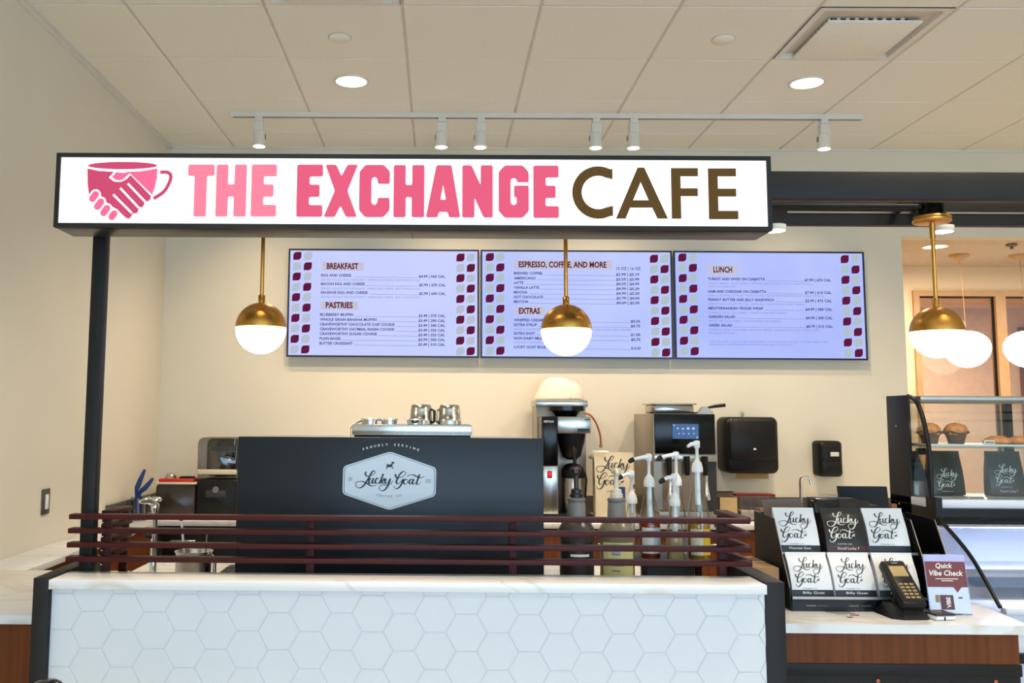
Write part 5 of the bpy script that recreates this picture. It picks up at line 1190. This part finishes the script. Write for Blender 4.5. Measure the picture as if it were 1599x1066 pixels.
for k in range(26):
    for r_ in range(2): B(CX0 + .05 + k * .06, CX0 + .09 + k * .06, 3.30 - r_ * .05, 3.306 - r_ * .05, .8602, .8612).build('floor_vent', M_BLACK, dc, smooth=False)
B(CX0 + .01, CX1, 3.085, 3.118, .895, .916, b=.003).build('front_rail', M_CASE, dc)
B(CX0, CX1, 3.10, 3.80, .775, .83).build('plinth_top', M_CASE, dc, smooth=False)
B(CX0, CX1, 3.098, 3.104, .83, .895).build('front_liner', M_CASE, dc)
B(CX0, CX1, 3.08, 3.80, .745, .775).build('dark_trim', M_STEEL, dc)
B(CX0, CX1, 3.10, 3.80, .1, .745).build('base', M_CASE, dc, smooth=False); B(CX0 + .02, CX1, 3.16, 3.78, 0, .1).build('kick_plate', M_BLACK, dc)
B(CX0 + .01, CX1, 3.515, 3.76, 1.414, 1.420).build('glass_shelf', pane('green_edge_glass', (.80, .92, .88), .06), dc); B(CX0 + .02, CX1, 3.53, 3.75, 1.4205, 1.429, b=.002).build('tray_liner', M_CASE, dc)
B(CX0 + .04, CX0 + .075, 3.66, 3.68, 1.385, 1.41, b=.003).build('shelf_bracket', M_BLACK, dc)
B(2.285, 2.312, 3.785, 3.81, 1.2265, 1.585).build('rear_mullion', M_BLACK, dc)
for a, b in ((CX0 + .012, 2.285), (2.312, CX1)): B(a, b, 3.795, 3.80, 1.2265, 1.585).build('rear_pane', M_GLASS, dc)
for z_ in (1.575, 1.27): MB().lathe([(.004, 0), (.003, .002)], (0, 0, 0), 8).tf(Matrix.Translation((CX0 - .0005, 3.74, z_ - .08)) @ Matrix.Rotation(-PI / 2, 4, 'Y')).build('screw', M_CHROME, dc)
M_MUF = mat('baked_crust', (214, 140, 78), .7, noise=.35, nscale=60, bump=.8, bscale=90); M_CUP = mat('brown_baking_paper', (98, 66, 46), .7)
for x, lb in ((1.885, 'muffin in brown paper cup, left one on the case shelf'), (1.987, 'muffin in brown paper cup, right one on the case shelf')):
    mf = thing('muffin', lb, 'muffin', (x, 3.615, 1.4295), group='muffins in the display case')
    mb = MB(); n = 40; V = []
    for j, (r, h, fl_) in enumerate(((.026, 0, 0), (.030, .02, .04), (.036, .036, .10), (.046, .044, .22))):
        for i in range(n):
            a = 2 * PI * i / n; rr = r * (1 + .06 * (i % 2)); V.append((x + rr * math.cos(a), 3.615 + rr * math.sin(a), 1.4297 + h + fl_ * .02 * math.sin(4 * a + x * 50)))
    mb.add(V, [(j * n + i, j * n + (i + 1) % n, (j + 1) * n + (i + 1) % n, (j + 1) * n + i) for j in range(3) for i in range(n)]); mb.f.append(tuple(range(n))); mb.build('paper_cup', M_CUP, mf, ang=80)
    tp_ = MB(); rr = random.Random(int(x * 1000)); P = [(.036, .034), (.043, .046), (.040, .058), (.030, .070), (.014, .076), (.001, .077)]
    tp_.lathe(P, (x, 3.615, 1.4297), 22); tp_.v = [(a + rr.uniform(-.002, .002), b + rr.uniform(-.002, .002), c + rr.uniform(-.003, .003)) for a, b, c in tp_.v]; tp_.build('crumb_top', M_MUF, mf, ang=80)
for x, lb, s in ((2.155, 'flat golden pastry on the case shelf, left of two', 1), (2.245, 'flat golden pastry at the right edge of the case shelf', 1.05)):
    ps = thing('pastry', lb, 'pastry', (x, 3.63, 1.4295), group='flat pastries in the display case')
    MB().lathe([(.04, 0), (.048, .006), (.046, .018), (.034, .025), (.001, .022)], (x, 3.63, 1.4297), 24, s, .9).build('crust', M_MUF, ps)
    pts = [(x + .03 * s * (1 - k / 40) * math.cos(k * .42), 3.63 + .028 * (1 - k / 40) * math.sin(k * .42), 1.4545 + .002 * math.sin(k)) for k in range(36)]
    MB().tube(pts, .005, 6).build('spiral', M_MUF, ps)
for x, rz, lb in ((1.982, .05, 'black script coffee bag standing in the case, middle one'), (2.215, -.05, 'black script coffee bag labelled decaf, right in the case'), (1.868, 1.4, 'silver-black coffee bag turned sideways at the case\'s left end')):
    g = coffee_bag('case_coffee_bag', lb, 'coffee bag', 'black coffee bags inside the case', .132, .172, .06, M_BAGB, M_PRINTW, x > 2.1, 'Decaf Lucky 7', .66, mat('maroon_band', (70, 34, 34), .5))
    g.location = (x, 3.70, 1.227); g.rotation_euler = (-.06, 0, rz)
pcd = thing('price_card', 'small white price card on the case deck', 'price card', (2.0, 3.55, 1.227)); B(1.975, 2.035, 3.53, 3.545, 1.2272, 1.236, b=.001).build('card', M_PAPER, pcd); B(1.98, 2.03, 3.5292, 3.5298, 1.2295, 1.2335).build('print', M_GREYPL, pcd)
pcd = thing('price_card', 'small white price card beside pastries on upper case shelf', 'price card', (2.08, 3.56, 1.4295)); B(2.06, 2.10, 3.555, 3.57, 1.4297, 1.445, b=.001).build('card', M_PAPER, pcd); B(2.065, 2.095, 3.5542, 3.5548, 1.434, 1.440).build('print', M_GREYPL, pcd)

# ================================================================== QUEUE POST IN FRONT OF THE BAR
qp = thing('queue_post', 'black queue barrier post top in front of the bar', 'queue post', (-.803, 1.97, 0))
MB().lathe([(.16, 0), (.16, .012), (.12, .026), (.03, .034)], (-.803, 1.97, 0), 32).build('base', M_BLACK, qp); MB().lathe([(.026, .03), (.026, .892)], (-.803, 1.97, 0), 20).build('pole', M_STEEL, qp)
MB().lathe([(.031, 0), (.031, .07), (.029, .078), (.02, .083), (.001, .084)], (-.803, 1.97, .892), 28).build('head', M_GLOSSB, qp)
